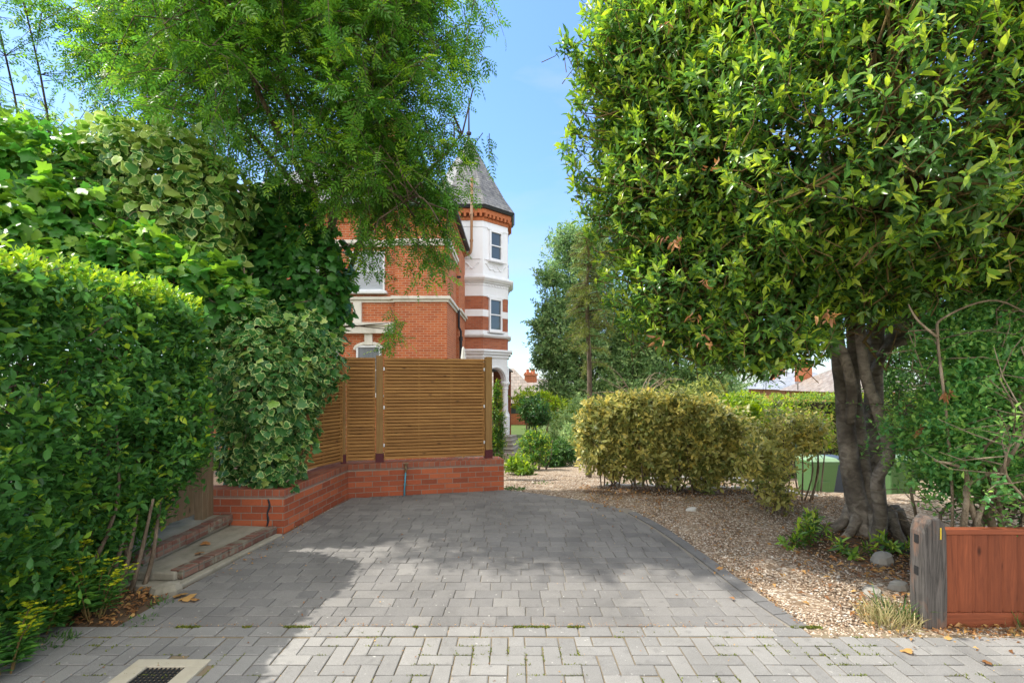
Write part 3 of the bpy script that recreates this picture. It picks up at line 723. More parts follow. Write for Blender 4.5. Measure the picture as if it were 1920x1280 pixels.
# kerb stones of the next drive, seen between the hedge stems
for pts, lab in (([(1.5, 8.35), (2.5, 8.15), (3.5, 7.75), (4.3, 7.2)], 'broken white kerb edging at the foot of the golden hedge'), ([(2.3, 9.7), (3.8, 9.45), (5.2, 9.2), (7.0, 9.0)], 'pale kerb line of the neighbouring drive behind the hedge')):
    mb = MB(); q = spline([(x, y, 0) for x, y in pts], 6)
    for a, b in zip(q[:-1], q[1:]):
        u = (b - a); v = Vector((-u.y, u.x, 0)).normalized() * .05; a = a + u * .02
        z = gz(a.x, a.y); mb.prism([(a.x - v.x, a.y - v.y), (b.x - v.x, b.y - v.y), (b.x + v.x, b.y + v.y), (a.x + v.x, a.y + v.y)], z - .25, z + random.uniform(.02, .055))
    tag(mb.build('kerb_edging', M['kerb_white'], None, .012), lab, 'kerb')
def stone(loc, d, label, mat='stone_grey', rz=0, group=None):
    mb = MB(); 
    prof = [(.2, 0), (.5, .05), (.52, .45), (.42, .85), (.1, 1)]
    mb.lathe(prof, (0, 0, 0), 9)
    mb.v = [(x * d[0] * (1 + .16 * math.sin(5 * y + 3 * x + loc[0] * 9)), y * d[1], z * d[2] * (1 + .12 * math.sin(4 * x))) for x, y, z in mb.v]
    o = mb.build('rock', M[mat], None); o.location = (loc[0], loc[1], gz(*loc) - .02); o.rotation_euler = (0, 0, rz); tag(o, label, 'rock', group)
stone((3.29, 4.55), (.23, .16, .12), 'squarish grey stone lying in the leaf litter near the evergreen roots', rz=.5)
stone((3.0, 3.98), (.14, .12, .09), 'small pale stone against the left foot of the timber post', 'stone_grey', .2)
stone((2.76, 3.92), (.2, .13, .06), 'flat stone in dark soil left of the timber post', 'stone_grey', 1)
stone((-2.66, 3.92), (.22, .16, .1), 'chunk of broken masonry at the near end of the steps', 'concrete', .3)
stone((2.25, 6.42), (.16, .12, .06), 'pale flat stone on the gravel by the far drive edge', 'kerb_white', .6)

# ---------------------------------------------------------------- the villa
BX0, BX1, BY = -9.5, -2.03, 16.0; G0 = -1.3
house = empty('brick_villa', (-4, 18, -1.2), 0, 'tall red brick villa with a white corner turret and slate cone roof', 'house')
ho = Vector((-4, 18, -1.2))
def hb(mb, name, mat, bevel=0, parent=None):
    mb.v = [(x - ho.x, y - ho.y, z - ho.z) for x, y, z in mb.v]
    return mb.build(name, M[mat], parent or house, bevel)
mb = MB(); mb.prism([(-3.66, BY), (BX1, BY), (BX1, 18.7), (-1.95, 18.7), (-1.95, 28), (-3.66, 28)], G0, 6.62)
mb.prism([(BX0, BY + .14), (-3.665, BY + .14), (-3.665, 28), (BX0, 28)], G0, 6.62)
wall = hb(mb, 'wall', 'house_brick')
def course(z0, z1, p, names, side_to=18.7, left=True, second=False, mat='stone_trim', nm='string_course'):
    mb = MB()
    mb.mm(-3.66 - p, BX1 + p, BY - p, BY - .0015, z0, z1); mb.mm(BX1 + .0015, BX1 + p, BY, side_to, z0, z1)
    if left: mb.mm(BX0, -3.66 - p - .002, BY + .14 - p, BY + .1385, z0, z1)
    if second: mb.mm(-1.9485, -1.95 + p, 18.7 - p, 21.3, z0, z1)
    return hb(mb, nm, mat, .008)
course(4.1, 4.18, .05, '', second=True); course(4.184, 4.28, .11, '', second=True); course(5.86, 5.95, .05, ''); course(5.954, 6.06, .1, '')
# corbelled brick eaves and their dentils
course(6.624, 6.74, .06, '', 21.3, mat='orange_brick', nm='corbel_band'); course(6.86, 7.0, .14, '', 21.3, mat='orange_brick', nm='corbel_band')
mb = MB(); x = BX0
while x < BX1 + .05: mb.mm(x, x + .09, BY - .1 + (.14 if x < -3.66 else 0), BY + .15, 6.744, 6.856); x += .18
y = BY
while y < 21.2: mb.mm(BX1 - .1, BX1 + .1, y, y + .09, 6.744, 6.856); y += .18
hb(mb, 'dentil', 'orange_brick')
mb = MB(); mb.mm(BX0, BX1 + .02, BY + .16, 28, 6.625, 7.0); hb(mb, 'parapet_core', 'house_brick')
# lower-storey cornice over the left windows with white pilasters
mb = MB(); mb.mm(BX0, -3.68, BY - .12, BY + .138, 3.36, 3.46); mb.mm(BX0, -3.68, BY - .06, BY + .138, 3.12, 3.357); hb(mb, 'cornice', 'stone_trim', .01)
for q in ((-4.98, -4.72, 3.46, 4.1), (-4.62, -4.38, 2.76, 3.12)):
    mb = MB(); mb.mm(q[0], q[1], BY + .02, BY + .139, q[2], q[3]); hb(mb, 'pilaster', 'stone_trim', .01)
def sash(cx, cy, z0, z1, w, rz, mat_glass='glass', arch=False, reveal=.0, fw=.06, bars=True):
    f = empty('window', (cx - ho.x, cy - ho.y, z0 - ho.z), rz); f.parent = house; h = z1 - z0
    mb = MB()
    for x in (-w / 2 + fw / 2, w / 2 - fw / 2): mb.box((x, .0, h / 2), (fw, .1, h))
    mb.box((0, 0, h - fw / 2), (w - 2 * fw, .1, fw)); mb.box((0, 0, fw / 2), (w - 2 * fw, .1, fw)); mb.box((0, .004, h * .5), (w - 2 * fw, .07, .05))
    mb.build('frame', M['white_paint'], f, .006)
    mb = MB(); mb.box((0, .02, h / 2), (w - 2 * fw + .01, .012, h - 2 * fw + .01)); mb.build('pane', M[mat_glass], f)
    mb = MB(); mb.box((0, -.05, -.045), (w + .16, .22, .08)); mb.build('sill', M['white_paint'], f, .008)
    if mat_glass == 'blind':
        mb = MB(); z = fw + .03
        while z < h - fw: mb.box((0, .008, z), (w - 2 * fw, .008, .032), rx=.5); z += .045
        mb.build('blind_slats', M['blind'], f)
    return f
sash(-4.55, BY + .1, 4.45, 5.7, 1.1, 0, 'blind'); sash(-6.3, BY + .1, 4.45, 5.75, 1.1, 0)
sash(-4.5, BY + .1, 1.2, 2.75, .78, 0); sash(-5.9, BY + .1, 1.2, 2.75, .9, 0)
mb = MB()
for cx, w in ((-4.5, .78), (-5.9, .9)):
    q = [(cx + (w / 2 + .06) * math.cos(a), BY + .09, 2.62 + .2 * math.sin(a)) for a in np.linspace(math.pi, 0, 9)]; mb.tube(q, .06, 6)
hb(mb, 'window_arch', 'stone_trim')
# main roof, gutters, pipes
mb = MB(); e = [(BX0 - .2, BY - .22), (BX1 + .26, BY - .22), (BX1 + .26, 28), (BX0 - .2, 28)]; r1 = [(-7, 20.4), (-4.9, 20.4), (-4.9, 25), (-7, 25)]
mb.prism(e, 7.06, 10.6, .5, r1); hb(mb, 'roof', 'slate')
mb = MB(); mb.mm(BX0, BX1 + .3, BY - .3, BY - .2, 7.0, 7.1); mb.mm(BX1 + .17, BX1 + .3, BY - .198, 21.25, 7.0, 7.1); hb(mb, 'gutter', 'lead', .02)
mb = MB(); mb.tube([(-1.86, 18.62, -1.2), (-1.86, 18.62, 3.2)], .055, 12); mb.tube([(-1.86, 18.62, 3.1), (-1.86, 18.62, 3.45), (-1.93, 18.6, 3.6), (-1.93, 18.6, 4.25)], .042, 10); mb.tube([(-1.86, 18.62, 3.1), (-1.86, 18.62, 3.25)], .07, 12); mb.box((-1.9, 18.3, 5.35), (.14, .07, .07)); hb(mb, 'soil_pipe', 'black_pipe')
mb = MB(); mb.tube(spline([(-1.93, 20.9, 6.75), (-1.72, 20.86, 6.85), (-1.66, 20.84, 7.0), (-1.65, 20.84, 7.3)], 4), .06, 10); mb.tube([(-1.65, 20.84, 7.25), (-1.63, 20.84, 9.9)], .055, 10)
for z in (7.3, 8.4, 9.4): mb.tube([(-1.65, 20.84, z), (-1.65, 20.84, z + .09)], .072, 10)
hb(mb, 'rainwater_pipe', 'rust_pipe')
mb = MB(); mb.mm(-5.4, -4.4, 21, 22, 8.5, 12.2); mb.mm(-5.46, -4.34, 20.94, 22.06, 12.21, 12.4); hb(mb, 'chimney', 'house_brick')
# turret: octagon
TC = (-1.935, 22.95)
def octo(ap): 
    r = ap / math.cos(math.pi / 8); return [(TC[0] + r * math.cos(math.pi / 8 + k * math.pi / 4), TC[1] + r * math.sin(math.pi / 8 + k * math.pi / 4)) for k in range(8)]
A = 1.75
turret = empty('turret', (TC[0] - ho.x, TC[1] - ho.y, .5), 0); turret.parent = house
to = Vector((TC[0], TC[1], ho.z + .5))
def tb(mb, name, mat, bevel=0):
    mb.v = [(x - to.x, y - to.y, z - to.z) for x, y, z in mb.v]; return mb.build(name, M[mat], turret, bevel)
def ring(name, mat, bands, bevel=0):
    mb = MB()
    for b in bands: mb.prism(octo(b[0]), b[1], b[2], .5, octo(b[3]) if len(b) > 3 else None)
    return tb(mb, name, mat, bevel)
ring('brick_band', 'turret_brick', [(A, 2.96, 3.45), (A, 3.76, 4.32), (A, 4.61, 5.16)])
ring('white_band', 'white_paint', [(A + .012, 4.321, 4.609), (A + .012, 5.161, 5.6)], .01)
ring('lower_cornice', 'white_paint', [(A + .05, 2.62, 2.75), (A + .13, 2.752, 2.86), (A + .2, 2.862, 2.958)], .012)
ring('middle_cornice', 'white_paint', [(A + .06, 3.453, 3.52, A + .14), (A + .14, 3.522, 3.6), (A + .03, 3.602, 3.755)], .012)
ring('upper_cornice', 'white_paint', [(A + .03, 5.602, 5.72), (A + .1, 5.722, 5.78), (A + .16, 5.782, 5.88, A + .24), (A + .24, 5.882, 5.95), (A + .06, 5.952, 6.05)], .01)
ring('plaster_wall', 'white_paint', [(A, 6.052, 8.28), (A + .02, 8.02, 8.1)], 0)
ring('brick_cornice', 'orange_brick', [(A + .03, 8.282, 8.42), (A + .14, 8.56, 8.74)])
mb = MB()
oc = octo(A + .09)
for k in range(8):
    a, b = Vector(oc[k]), Vector(oc[(k + 1) % 8]); u = (b - a).normalized(); L = (b - a).length; n = 7
    for i in range(n):
        c = a + u * L * (i + .5) / n; mb.box((c.x, c.y, 8.49), (.1, .14, .136), math.atan2(u.y, u.x))
tb(mb, 'dentil', 'orange_brick')
ring('core', 'turret_brick', [(A - .06, 8.3, 8.74)])
ring('gutter', 'lead', [(A + .22, 8.742, 8.86, A + .28)], .02)
mb = MB(); mb.prism(octo(A + .3), 8.863, 9.5, .5, octo(A - .12)); mb.prism(octo(A - .122), 9.501, 12.5, .5, octo(.03)); tb(mb, 'cone_roof', 'slate')
mb = MB(); mb.tube([(TC[0], TC[1], 12.4), (TC[0], TC[1], 14.4)], [.05, .02], 8); mb.lathe([(.0, 0), (.11, .08), (.12, .16), (.0, .26)], (TC[0], TC[1], 12.6), 12); tb(mb, 'finial', 'lead')
# plaster relief: swags on the upper panel, scroll frieze below the cornice
mb = MB()
for k in range(8):
    oc = octo(A + .012); a, b = Vector(oc[k]), Vector(oc[(k + 1) % 8])
    P = lambda t, z: (a.x + (b.x - a.x) * t, a.y + (b.y - a.y) * t, z)
    mb.tube([P(.1 + .8 * i / 20, 6.42 + .12 * math.cos(i / 20 * 12.56)) for i in range(21)], .03, 5); mb.tube([P(.5 + .12 * math.cos(q), 6.4 + .13 * math.sin(q)) for q in np.linspace(0, 6.28, 11)], .026, 5)
    mb.tube([P(.06, 6.7), P(.94, 6.7)], .022, 5)
    mb.tube([P(.04 + .92 * i / 40, 5.66 + .035 * math.sin(i * 1.25)) for i in range(41)], .03, 4)
tb(mb, 'plaster_relief', 'white_paint')
an = -math.pi / 4; fx, fy = TC[0] + A * math.cos(an), TC[1] + A * math.sin(an)
s45 = math.pi / 4; ux, uy = math.cos(s45), math.sin(s45)
for z0, z1, w, sh in ((6.72, 7.97, .72, .0), (3.74, 5.12, .74, -.02)):
    cx, cy = fx + ux * sh, fy + uy * sh
    sash(cx + .015 * ux, cy - .03, z0, z1, w, s45, fw=.075)
    mb = MB()
    mb.box((cx + .02 * ux - .02, cy - .02, z1 + .05), (w + .2, .1, .09), s45); hb(mb, 'window_head', 'white_paint', .01)
# open porch under the turret: arches on columns
def arch_panel(mb, a, b, z0, z1, zs, r, th, n=14):
    a, b = Vector((*a, 0)), Vector((*b, 0)); u = (b - a); L = u.length; u.normalize(); nn = Vector((-u.y, u.x, 0)) * th
    P = lambda s, z: a + u * s + Vector((0, 0, z)); c = L / 2
    arc = [(c - r * math.cos(math.pi * i / n), zs + r * math.sin(math.pi * i / n)) for i in range(n + 1)]
    top = [(min(max(0, c + (q[0] - c) * 9), L), z1) for q in arc]
    for i in range(n):
        q = [P(*arc[i]), P(*arc[i + 1]), P(*top[i + 1]), P(*top[i])]; mb.hexa(q, [p + nn for p in q])
    for s0, s1 in ((0, c - r), (c + r, L)):
        q = [P(s0, z0), P(s1, z0), P(s1, zs), P(s0, zs)]; mb.hexa(q, [p + nn for p in q])
        q = [P(s0, zs), P(s1, zs), P(0 if s0 == 0 else L, z1)]; mb.add(q + [p + nn for p in q], [(2, 1, 0), (3, 4, 5), (0, 1, 4, 3), (1, 2, 5, 4), (2, 0, 3, 5)])
oc = octo(A - .02)
mb = MB()
for k in (4, 5, 6, 7): arch_panel(mb, oc[k], oc[(k + 1) % 8], 1.55, 2.62, 1.62, .56, .22)
tb(mb, 'porch_arch', 'white_paint')
mb = MB()
for k in (5, 6, 7):
    a, b = Vector(oc[k]), Vector(oc[(k + 1) % 8]); u = (b - a).normalized(); nn = Vector((u.y, -u.x)) * .03; m = (a + b) / 2
    mb.tube([(m.x + nn.x + u.x * .62 * math.cos(q), m.y + nn.y + u.y * .62 * math.cos(q), 1.62 + .62 * math.sin(q)) for q in np.linspace(0, math.pi, 13)], .04, 6)
tb(mb, 'arch_moulding', 'white_paint')
mb = MB()
for k in (5, 6, 7, 0):
    x, y = octo(A - .12)[k]
    mb.lathe([(.2, -.67), (.2, -.2), (.2, .12), (.17, .16), (.145, .2), (.125, .26), (.12, 1.25), (.14, 1.3), (.14, 1.34), (.125, 1.36), (.16, 1.45), (.2, 1.52), (.2, 1.6), (.17, 1.62)], (x, y, 0), 14)
tb(mb, 'porch_column', 'white_paint')
mb = MB(); mb.prism(octo(A - .05), -1.2, -.67); tb(mb, 'porch_floor', 'stone_grey', .02)
mb = MB(); mb.mm(-3.4, -1.1, 23.4, 26, -.67, 2.6); tb(mb, 'porch_inner_wall', 'turret_brick')
mb = MB(); mb.mm(-.9, -.05, 24.7, 27, -1.2, 2.1); tb(mb, 'porch_side_wall', 'turret_brick')
mb = MB(); mb.prism([(-1.2, 24.3), (.06, 24.3), (.06, 27), (-1.2, 27)], 2.1, 2.7, .5, [(-1.2, 24.9), (-.7, 24.9), (-.7, 27), (-1.2, 27)]); tb(mb, 'porch_side_roof', 'slate')
mb = MB()
for i in range(5): 
    z = -.67 - .135 * (i + 1); mb.prism([(-1.7, 21.4 - .3 * i), (-.05 + .04 * i, 21.4 - .3 * i), (.2 + .05 * i, 22.1), (-1.7, 22.1)], z - .3, z + .1)
    mb.prism([(-1.7, 21.37 - .3 * i), (-.03 + .04 * i, 21.37 - .3 * i), (.22 + .05 * i, 22.1), (-1.7, 22.1)], z + .102, z + .134)
hb(mb, 'porch_step', 'stone_grey', .01)

# ---------------------------------------------------------------- closed parasol behind the fence
t = empty('parasol', (-1.2, 12.6, gz(0, 12.6)), 0, 'closed off-white parasol just showing above the slatted fence', 'parasol')
mb = MB(); mb.tube([(0, 0, 0), (0, 0, 1.8)], .022, 8); mb.build('pole', M['post_wood'], t)
mb = MB(); mb.lathe([(.09, 1.55), (.13, 1.7), (.12, 2.1), (.085, 2.5), (.035, 2.92), (.01, 2.98)], (0, 0, 0), 14)
mb.v = [(x * (1 + .18 * math.sin(6 * math.atan2(y, x))), y * (1 + .18 * math.sin(6 * math.atan2(y, x))), z) for x, y, z in mb.v]; mb.build('folded_canopy', M['parasol'], t)

# ---------------------------------------------------------------- far houses
def bungalow(name, c, w, d, eave, ridge, label, roof='tile_roof', rz=0, chim=(), inset=.45):
    t = empty(name, (c[0], c[1], -1.3), rz, label, 'house')
    mb = MB(); mb.mm(-w / 2, w / 2, -d / 2, d / 2, -.3, eave + 1.3); mb.build('wall', M['house_brick'], t)
    mb = MB(); e = .35; mb.prism([(-w / 2 - e, -d / 2 - e), (w / 2 + e, -d / 2 - e), (w / 2 + e, d / 2 + e), (-w / 2 - e, d / 2 + e)], eave + 1.3, ridge + 1.3, .5, [(-w * inset * .5, -.05), (w * inset * .5, -.05), (w * inset * .5, .05), (-w * inset * .5, .05)]); rf = mb.build('roof', M[roof], t)
    for cx, cy, h in chim:
        mb = MB(); mb.mm(cx - .45, cx + .45, cy - .3, cy + .3, ridge + .3, ridge + 1.3 + h); mb.mm(cx - .52, cx + .52, cy - .37, cy + .37, ridge + 1.31 + h, ridge + 1.45 + h)
        for q in (-.22, .22): mb.lathe([(.12, 0), (.1, .3), (.12, .32)], (cx + q, cy, ridge + 1.45 + h), 8)
        mb.build('chimney', M['house_brick'], rf)
    for x in np.arange(-w / 2 + 1.2, w / 2 - .8, 2.2):
        mb = MB(); mb.mm(x - .5, x + .5, -d / 2 - .03, -d / 2 - .002, .8, 1.9); mb.build('window', M['glass'], t)
    return t
bungalow('tiled_house', (-.6, 37), 5.0, 6, .2, 2.55, 'far house with a pale tiled hipped roof beside the turret', chim=((2.0, 1.5, -.5),), inset=.3)
bungalow('tiled_house', (.9, 52), 7, 7, .6, 1.9, 'distant low roof with a red chimney beyond the yellow bush', chim=((.9, 0, .5),), inset=.7)
bungalow('tiled_house', (22.6, 34), 5.6, 6, .98, 2.6, 'house with a brown hipped tile roof beyond the clipped hedge', chim=((-2.0, 2.2, .1), (1.8, 1.6, .25)), inset=.35)
bungalow('tiled_house', (23.4, 42), 5.2, 6, 1.0, 2.4, 'house with a blue-grey roof behind the brown hipped one', 'blue_roof', chim=((-1.6, 0, .15),), inset=.5)
# ================================================================ plants
UP = np.array([0, 0, 1.])
def rbox_surface(n, lo, hi, depth, faces, bulge=.06):
    """points in the outer layer of a clipped box hedge: faces = list of (axis, side, weight)"""
    lo = np.array(lo, float); hi = np.array(hi, float); w = np.array([f[2] for f in faces], float); ph = RNG.random(6) * 6.28
    k = RNG.choice(len(faces), n, p=w / w.sum()); P = lo + (hi - lo) * RNG.random((n, 3)); Nn = np.zeros((n, 3))
    for i, (ax, sd, _) in enumerate(faces):
        m = k == i; d = depth * RNG.random(m.sum()) ** 1.5
        P[m, ax] = hi[ax] - d if sd > 0 else lo[ax] + d; Nn[m, ax] = sd
    c = (lo + hi) / 2; h = (hi - lo) / 2; q = (P - c) / h                    # round the edges
    rr = np.sort(np.abs(q), axis=1)[:, ::-1]; over = np.clip(rr[:, 1] - .8, 0, 1) * np.clip(rr[:, 0] - .8, 0, 1)
    P = c + (P - c) * (1 - over * 2.2)[:, None]
    b = np.sin(2.3 * P[:, 0] + ph[0]) * np.sin(2.9 * P[:, 2] + ph[1]) + np.sin(3.1 * P[:, 1] + ph[2]) * np.sin(4.7 * P[:, 2] + ph[3]) + .5 * np.sin(9 * P[:, 1] + ph[4]) * np.sin(8 * P[:, 2] + ph[5])
    P = P + Nn * (bulge * b)[:, None]
    return P, nrm(Nn + .5 * q * (np.abs(q) > .8))

# ---------------------------------------------------------------- privet hedge, left foreground
t = empty('privet_hedge', (-3.6, 3.3, 0), 0, 'big clipped privet hedge with glossy leaves in front of the ivy', 'hedge')
org = np.array([-3.6, 3.3, 0]); lv = LV()
P, Nn = rbox_surface(7800, (-4.9, 1.9, -.1), (-2.86, 4.98, 2.5), .42, [(0, 1, 6.8), (2, 1, 3.4), (1, 1, 2.4), (1, -1, .8)], .05)
z = P[:, 2]; tuck = np.clip((1.0 - z) / .95, 0, 1)                              # the foot is tucked in
P[:, 0] -= tuck ** 1.5 * .13 * (P[:, 0] > -3.6); P[:, 1] -= (tuck ** 1.2 * .9 + .12 * (P[:, 2] < 1.3)) * np.clip((P[:, 1] - 3.6) / .8, 0, 1)
P[:, 0] += .16 * np.exp(-((z - 1.25) / .5) ** 2) * (P[:, 0] > -3.5)
holes = (np.sin(5.1 * P[:, 1] + 1) * np.sin(6.3 * P[:, 2]) + .7 * np.sin(11 * P[:, 2] + 7 * P[:, 1])) > .98
P = P[~(holes & (RNG.random(len(P)) < .75))]; Nn = Nn[:len(P)] if False else Nn[~(holes & False)][:len(P)]
kz = P[:, 2] > .06; P, Nn = P[kz], Nn[kz]
top = P[:, 2] > 2.28
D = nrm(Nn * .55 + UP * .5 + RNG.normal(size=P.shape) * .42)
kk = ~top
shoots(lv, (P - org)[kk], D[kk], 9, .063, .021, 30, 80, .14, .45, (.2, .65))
shoots(lv, (P - org)[top], nrm(D[top] + UP * .7), 9, .06, .022, 18, 72, .92, .4, (.45, .7))  # paler top shoots: sun on the hedge top put into leaf tone
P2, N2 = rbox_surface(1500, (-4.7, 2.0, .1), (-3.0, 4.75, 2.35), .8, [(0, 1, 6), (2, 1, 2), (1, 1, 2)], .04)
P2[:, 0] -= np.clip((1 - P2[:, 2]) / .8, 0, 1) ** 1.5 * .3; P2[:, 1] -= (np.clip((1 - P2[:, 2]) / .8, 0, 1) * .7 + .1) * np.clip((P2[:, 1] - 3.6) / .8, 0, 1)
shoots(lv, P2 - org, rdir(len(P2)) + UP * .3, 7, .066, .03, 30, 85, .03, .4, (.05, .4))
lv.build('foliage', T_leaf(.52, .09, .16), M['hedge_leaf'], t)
mb = MB()
for i in range(46):
    x = random.uniform(-4.2, -3.1); y = random.uniform(2.2, 4.2); a = Vector((x, y, 0)); b = Vector((x + random.uniform(-.1, .35), y + random.uniform(-.2, .4), random.uniform(1.3, 2.2)))
    m = (a + b) / 2 + Vector((random.gauss(0, .07), random.gauss(0, .07), 0)); limb(mb, [a - Vector(org), m - Vector(org), b - Vector(org)], [random.uniform(.012, .03), .012, .005], 6, 4)
for (x, y) in ((-2.98, 3.86), (-2.93, 3.92), (-3.02, 3.8), (-3.06, 3.95), (-2.9, 4.02)):
    a = Vector((x, y, -.03)); limb(mb, [a - Vector(org), a + Vector((.05, .05, .3)) - Vector(org), a + Vector((random.uniform(-.02, .2), random.uniform(0, .25), .75)) - Vector(org)], [.02, .016, .009], 7, 4)
for i in range(420):
    j = RNG.integers(len(P2)); p = P2[j] - org; d = rdir(1)[0] * .22; mb.tube([p - d, p + RNG.normal(size=3) * .03, p + d], [.006, .005, .003], 4, None, False)
mb.build('stems', M['bark_brown'], t, smooth=True)

# ---------------------------------------------------------------- ivies and vine behind the hedge
def climber(name, blobs, n, tmpl, mat, size, label, cat='ivy', tone=(0, .5), young=.08, sun_top=True, depth=.5, stems=None, out=.8, k=3, dens=None):
    c = np.mean(np.array(blobs)[:, :3], axis=0); c[2] = 0; t = empty(name, tuple(c), 0, label, cat); lv = LV()
    P, Nn, dp = blob_surface(blobs, n, depth, dens, .13, 1.5)
    front = RNG.random(n) < np.where((Nn[:, 1] < .35), 1, .45); P, Nn, dp = P[front], Nn[front], dp[front]; m = len(P)
    N3 = nrm(Nn * out + UP * .45 + RNG.normal(size=(m, 3)) * .45)               # leaf faces look outwards
    Dn = nrm(np.cross(np.cross(N3, -UP), N3) * .9 + RNG.normal(size=(m, 3)) * .5 + Nn * .3)
    tn = tone[0] + (tone[1] - tone[0]) * RNG.random(m); yg = RNG.random(m) < young * (1 + 2 * (Nn[:, 2] > .4)); tn[yg] = .75 + .25 * RNG.random(yg.sum())  # up-facing leaves paler more often: sunlit tops put into the tone
    lv.add(P - c, Dn, N3, size * (1 + .36 * RNG.normal(size=m)).clip(.4, 1.8), tn)
    lv.build('foliage', tmpl, M[mat], t)
    mb = MB()
    for i in range(120):
        j = RNG.integers(m); p = P[j] - c; q = p - Nn[j] * .25 + RNG.normal(size=3) * .12; mb.tube([q - Nn[j] * .2, q, p], [.009, .006, .003], 4, None, False)
    for s in stems or []: limb(mb, [Vector(p) - Vector(c) for p in s[0]], s[1], 8, 5, .1)
    mb.build('stems', M['bark_brown'], t, smooth=True)
    return t
climber('variegated_ivy', [(-2.95, 6.02, 1.75, .62, .62, .85), (-2.72, 5.95, 1.2, .46, .48, .78), (-2.95, 5.88, .9, .5, .38, .52), (-2.5, 6.3, 1.85, .42, .5, .6), (-3.35, 6.1, 1.9, .55, .6, .8), (-2.6, 5.62, .62, .24, .16, .3), (-2.75, 5.6, 1.5, .4, .3, .6)], 11500, T_ivy(.3), 'ivy_var', .075,
    'dense variegated ivy hanging over the low brick wall beside the slatted fence', stems=[([(-2.95, 6.0, .2), (-2.9, 6.0, 1.2), (-3.0, 6.1, 2.3)], [.09, .07, .05])])
climber('variegated_ivy', [(-4.55, 6.5, 4.25, .95, .75, .6), (-5.15, 6.6, 4.05, .65, .65, .55), (-3.95, 6.5, 3.85, .62, .6, .62), (-4.3, 6.2, 3.5, .6, .5, .5), (-3.75, 6.35, 3.1, .36, .45, .45)], 9000, T_round(), 'ivy_var', .098,
    'pale cream-edged ivy mound high above the hedge, below the ash branches', tone=(.1, .7), young=.3, stems=[([(-4.3, 6.7, -.1), (-4.4, 6.7, 2), (-4.4, 6.6, 3.9)], [.16, .14, .08]), ([(-4.0, 6.6, 2.0), (-3.9, 6.4, 3.0), (-3.7, 6.3, 3.5)], [.06, .05, .03])])
climber('climbing_vine', [(-5.6, 6.0, 3.9, .75, .65, .75), (-5.1, 5.7, 3.3, .8, .6, .6), (-6.4, 5.9, 4.2, .8, .7, .8), (-5.9, 5.5, 3.1, .8, .6, .6)], 5200, T_ivy(.6), 'vine_leaf', .125,
    'bright green large-leaved vine at the left edge above the hedge', 'vine', (.15, .7), .15, stems=[([(-5.6, 6.2, 0), (-5.5, 6.2, 2), (-5.5, 6.1, 3.6)], [.08, .07, .04])])
climber('climbing_vine', [(-4.25, 5.75, 2.95, .75, .45, .38), (-3.6, 5.7, 2.7, .5, .42, .34), (-4.9, 5.6, 2.8, .7, .5, .5), (-3.25, 5.9, 2.55, .4, .4, .3)], 4200, T_ivy(.5), 'vine_leaf', .115,
    'green lobed vine sprawling just over the hedge top, under the cream ivy', 'vine', (.1, .6), .2, stems=[([(-4.2, 6.0, 0), (-4.2, 6.0, 1.5), (-4.1, 5.8, 2.7)], [.06, .05, .03])])
climber('green_ivy', [(-3.35, 7.3, 3.1, .75, .55, .85), (-2.75, 7.25, 3.0, .5, .45, .8), (-3.9, 7.4, 3.3, .6, .5, .8), (-3.0, 7.2, 2.3, .6, .45, .6), (-3.4, 7.4, 4.0, .6, .5, .5)], 6500, T_ivy(.4), 'ivy_green', .115,
    'dark glossy ivy smothering the lower trunk of the ash tree', tone=(.1, .65), young=.05, stems=[([(-3.5, 7.4, 0), (-3.4, 7.4, 2), (-3.4, 7.4, 3.6)], [.1, .09, .05])])

# ---------------------------------------------------------------- ash tree
t = empty('ash_tree', (-2.75, 7.6, -.1), 0, 'tall feathery ash tree spreading over the ivy and drive on the left', 'tree'); org = np.array([-2.75, 7.6, -.1])
mb = MB(); V3 = lambda *p: Vector(p) - Vector(org)
trunk = [([(-2.75, 7.6, -.2), (-2.72, 7.6, 1.2), (-2.72, 7.55, 2.4), (-2.74, 7.5, 3.6)], [.19, .16, .13, .11]),
 ([(-2.74, 7.5, 3.55), (-2.9, 7.3, 4.6), (-3.1, 6.9, 5.8), (-3.2, 6.6, 7.6)], [.1, .08, .06, .025]),
 ([(-2.74, 7.5, 3.5), (-2.45, 7.4, 4.4), (-2.0, 7.2, 5.5), (-1.6, 7.0, 7.2)], [.09, .07, .05, .02]),
 ([(-2.72, 7.55, 2.6), (-2.4, 7.6, 3.3), (-2.1, 7.5, 3.9), (-1.2, 7.3, 4.6), (-.7, 7.2, 5.1)], [.07, .06, .05, .03, .015]),
 ([(-2.8, 7.4, 4.0), (-3.6, 7.5, 5.0), (-4.5, 7.6, 5.9), (-5.6, 7.8, 6.8)], [.08, .06, .045, .02]),
 ([(-2.9, 7.3, 4.4), (-3.2, 6.6, 5.2), (-3.3, 6.1, 5.9), (-3.2, 5.6, 6.8)], [.07, .05, .04, .015]),
 ([(-2.3, 7.5, 3.6), (-1.7, 7.0, 3.9), (-1.2, 6.6, 4.0), (-.9, 6.4, 3.6)], [.05, .035, .022, .01]),
 ([(-2.6, 7.4, 4.2), (-2.1, 6.8, 5.2), (-1.5, 6.4, 5.9), (-1.1, 6.0, 6.8)], [.06, .045, .035, .012]),
 ([(-3.0, 7.0, 5.2), (-3.9, 6.3, 6.4), (-4.6, 5.8, 7.6)], [.05, .035, .012]), ([(-2.5, 7.5, 2.5), (-2.62, 7.3, 3.4), (-2.5, 7.2, 4.4)], [.05, .045, .02])]
tips = []
for i, (p, r) in enumerate(trunk): q = limb(mb, [V3(*a) for a in p], [k * (.8 if i == 0 else .62) for k in r], 10, 6, .05); tips += q[len(q) // 2:]
mb.build('trunk', M['bark_brown'], t, smooth=True)
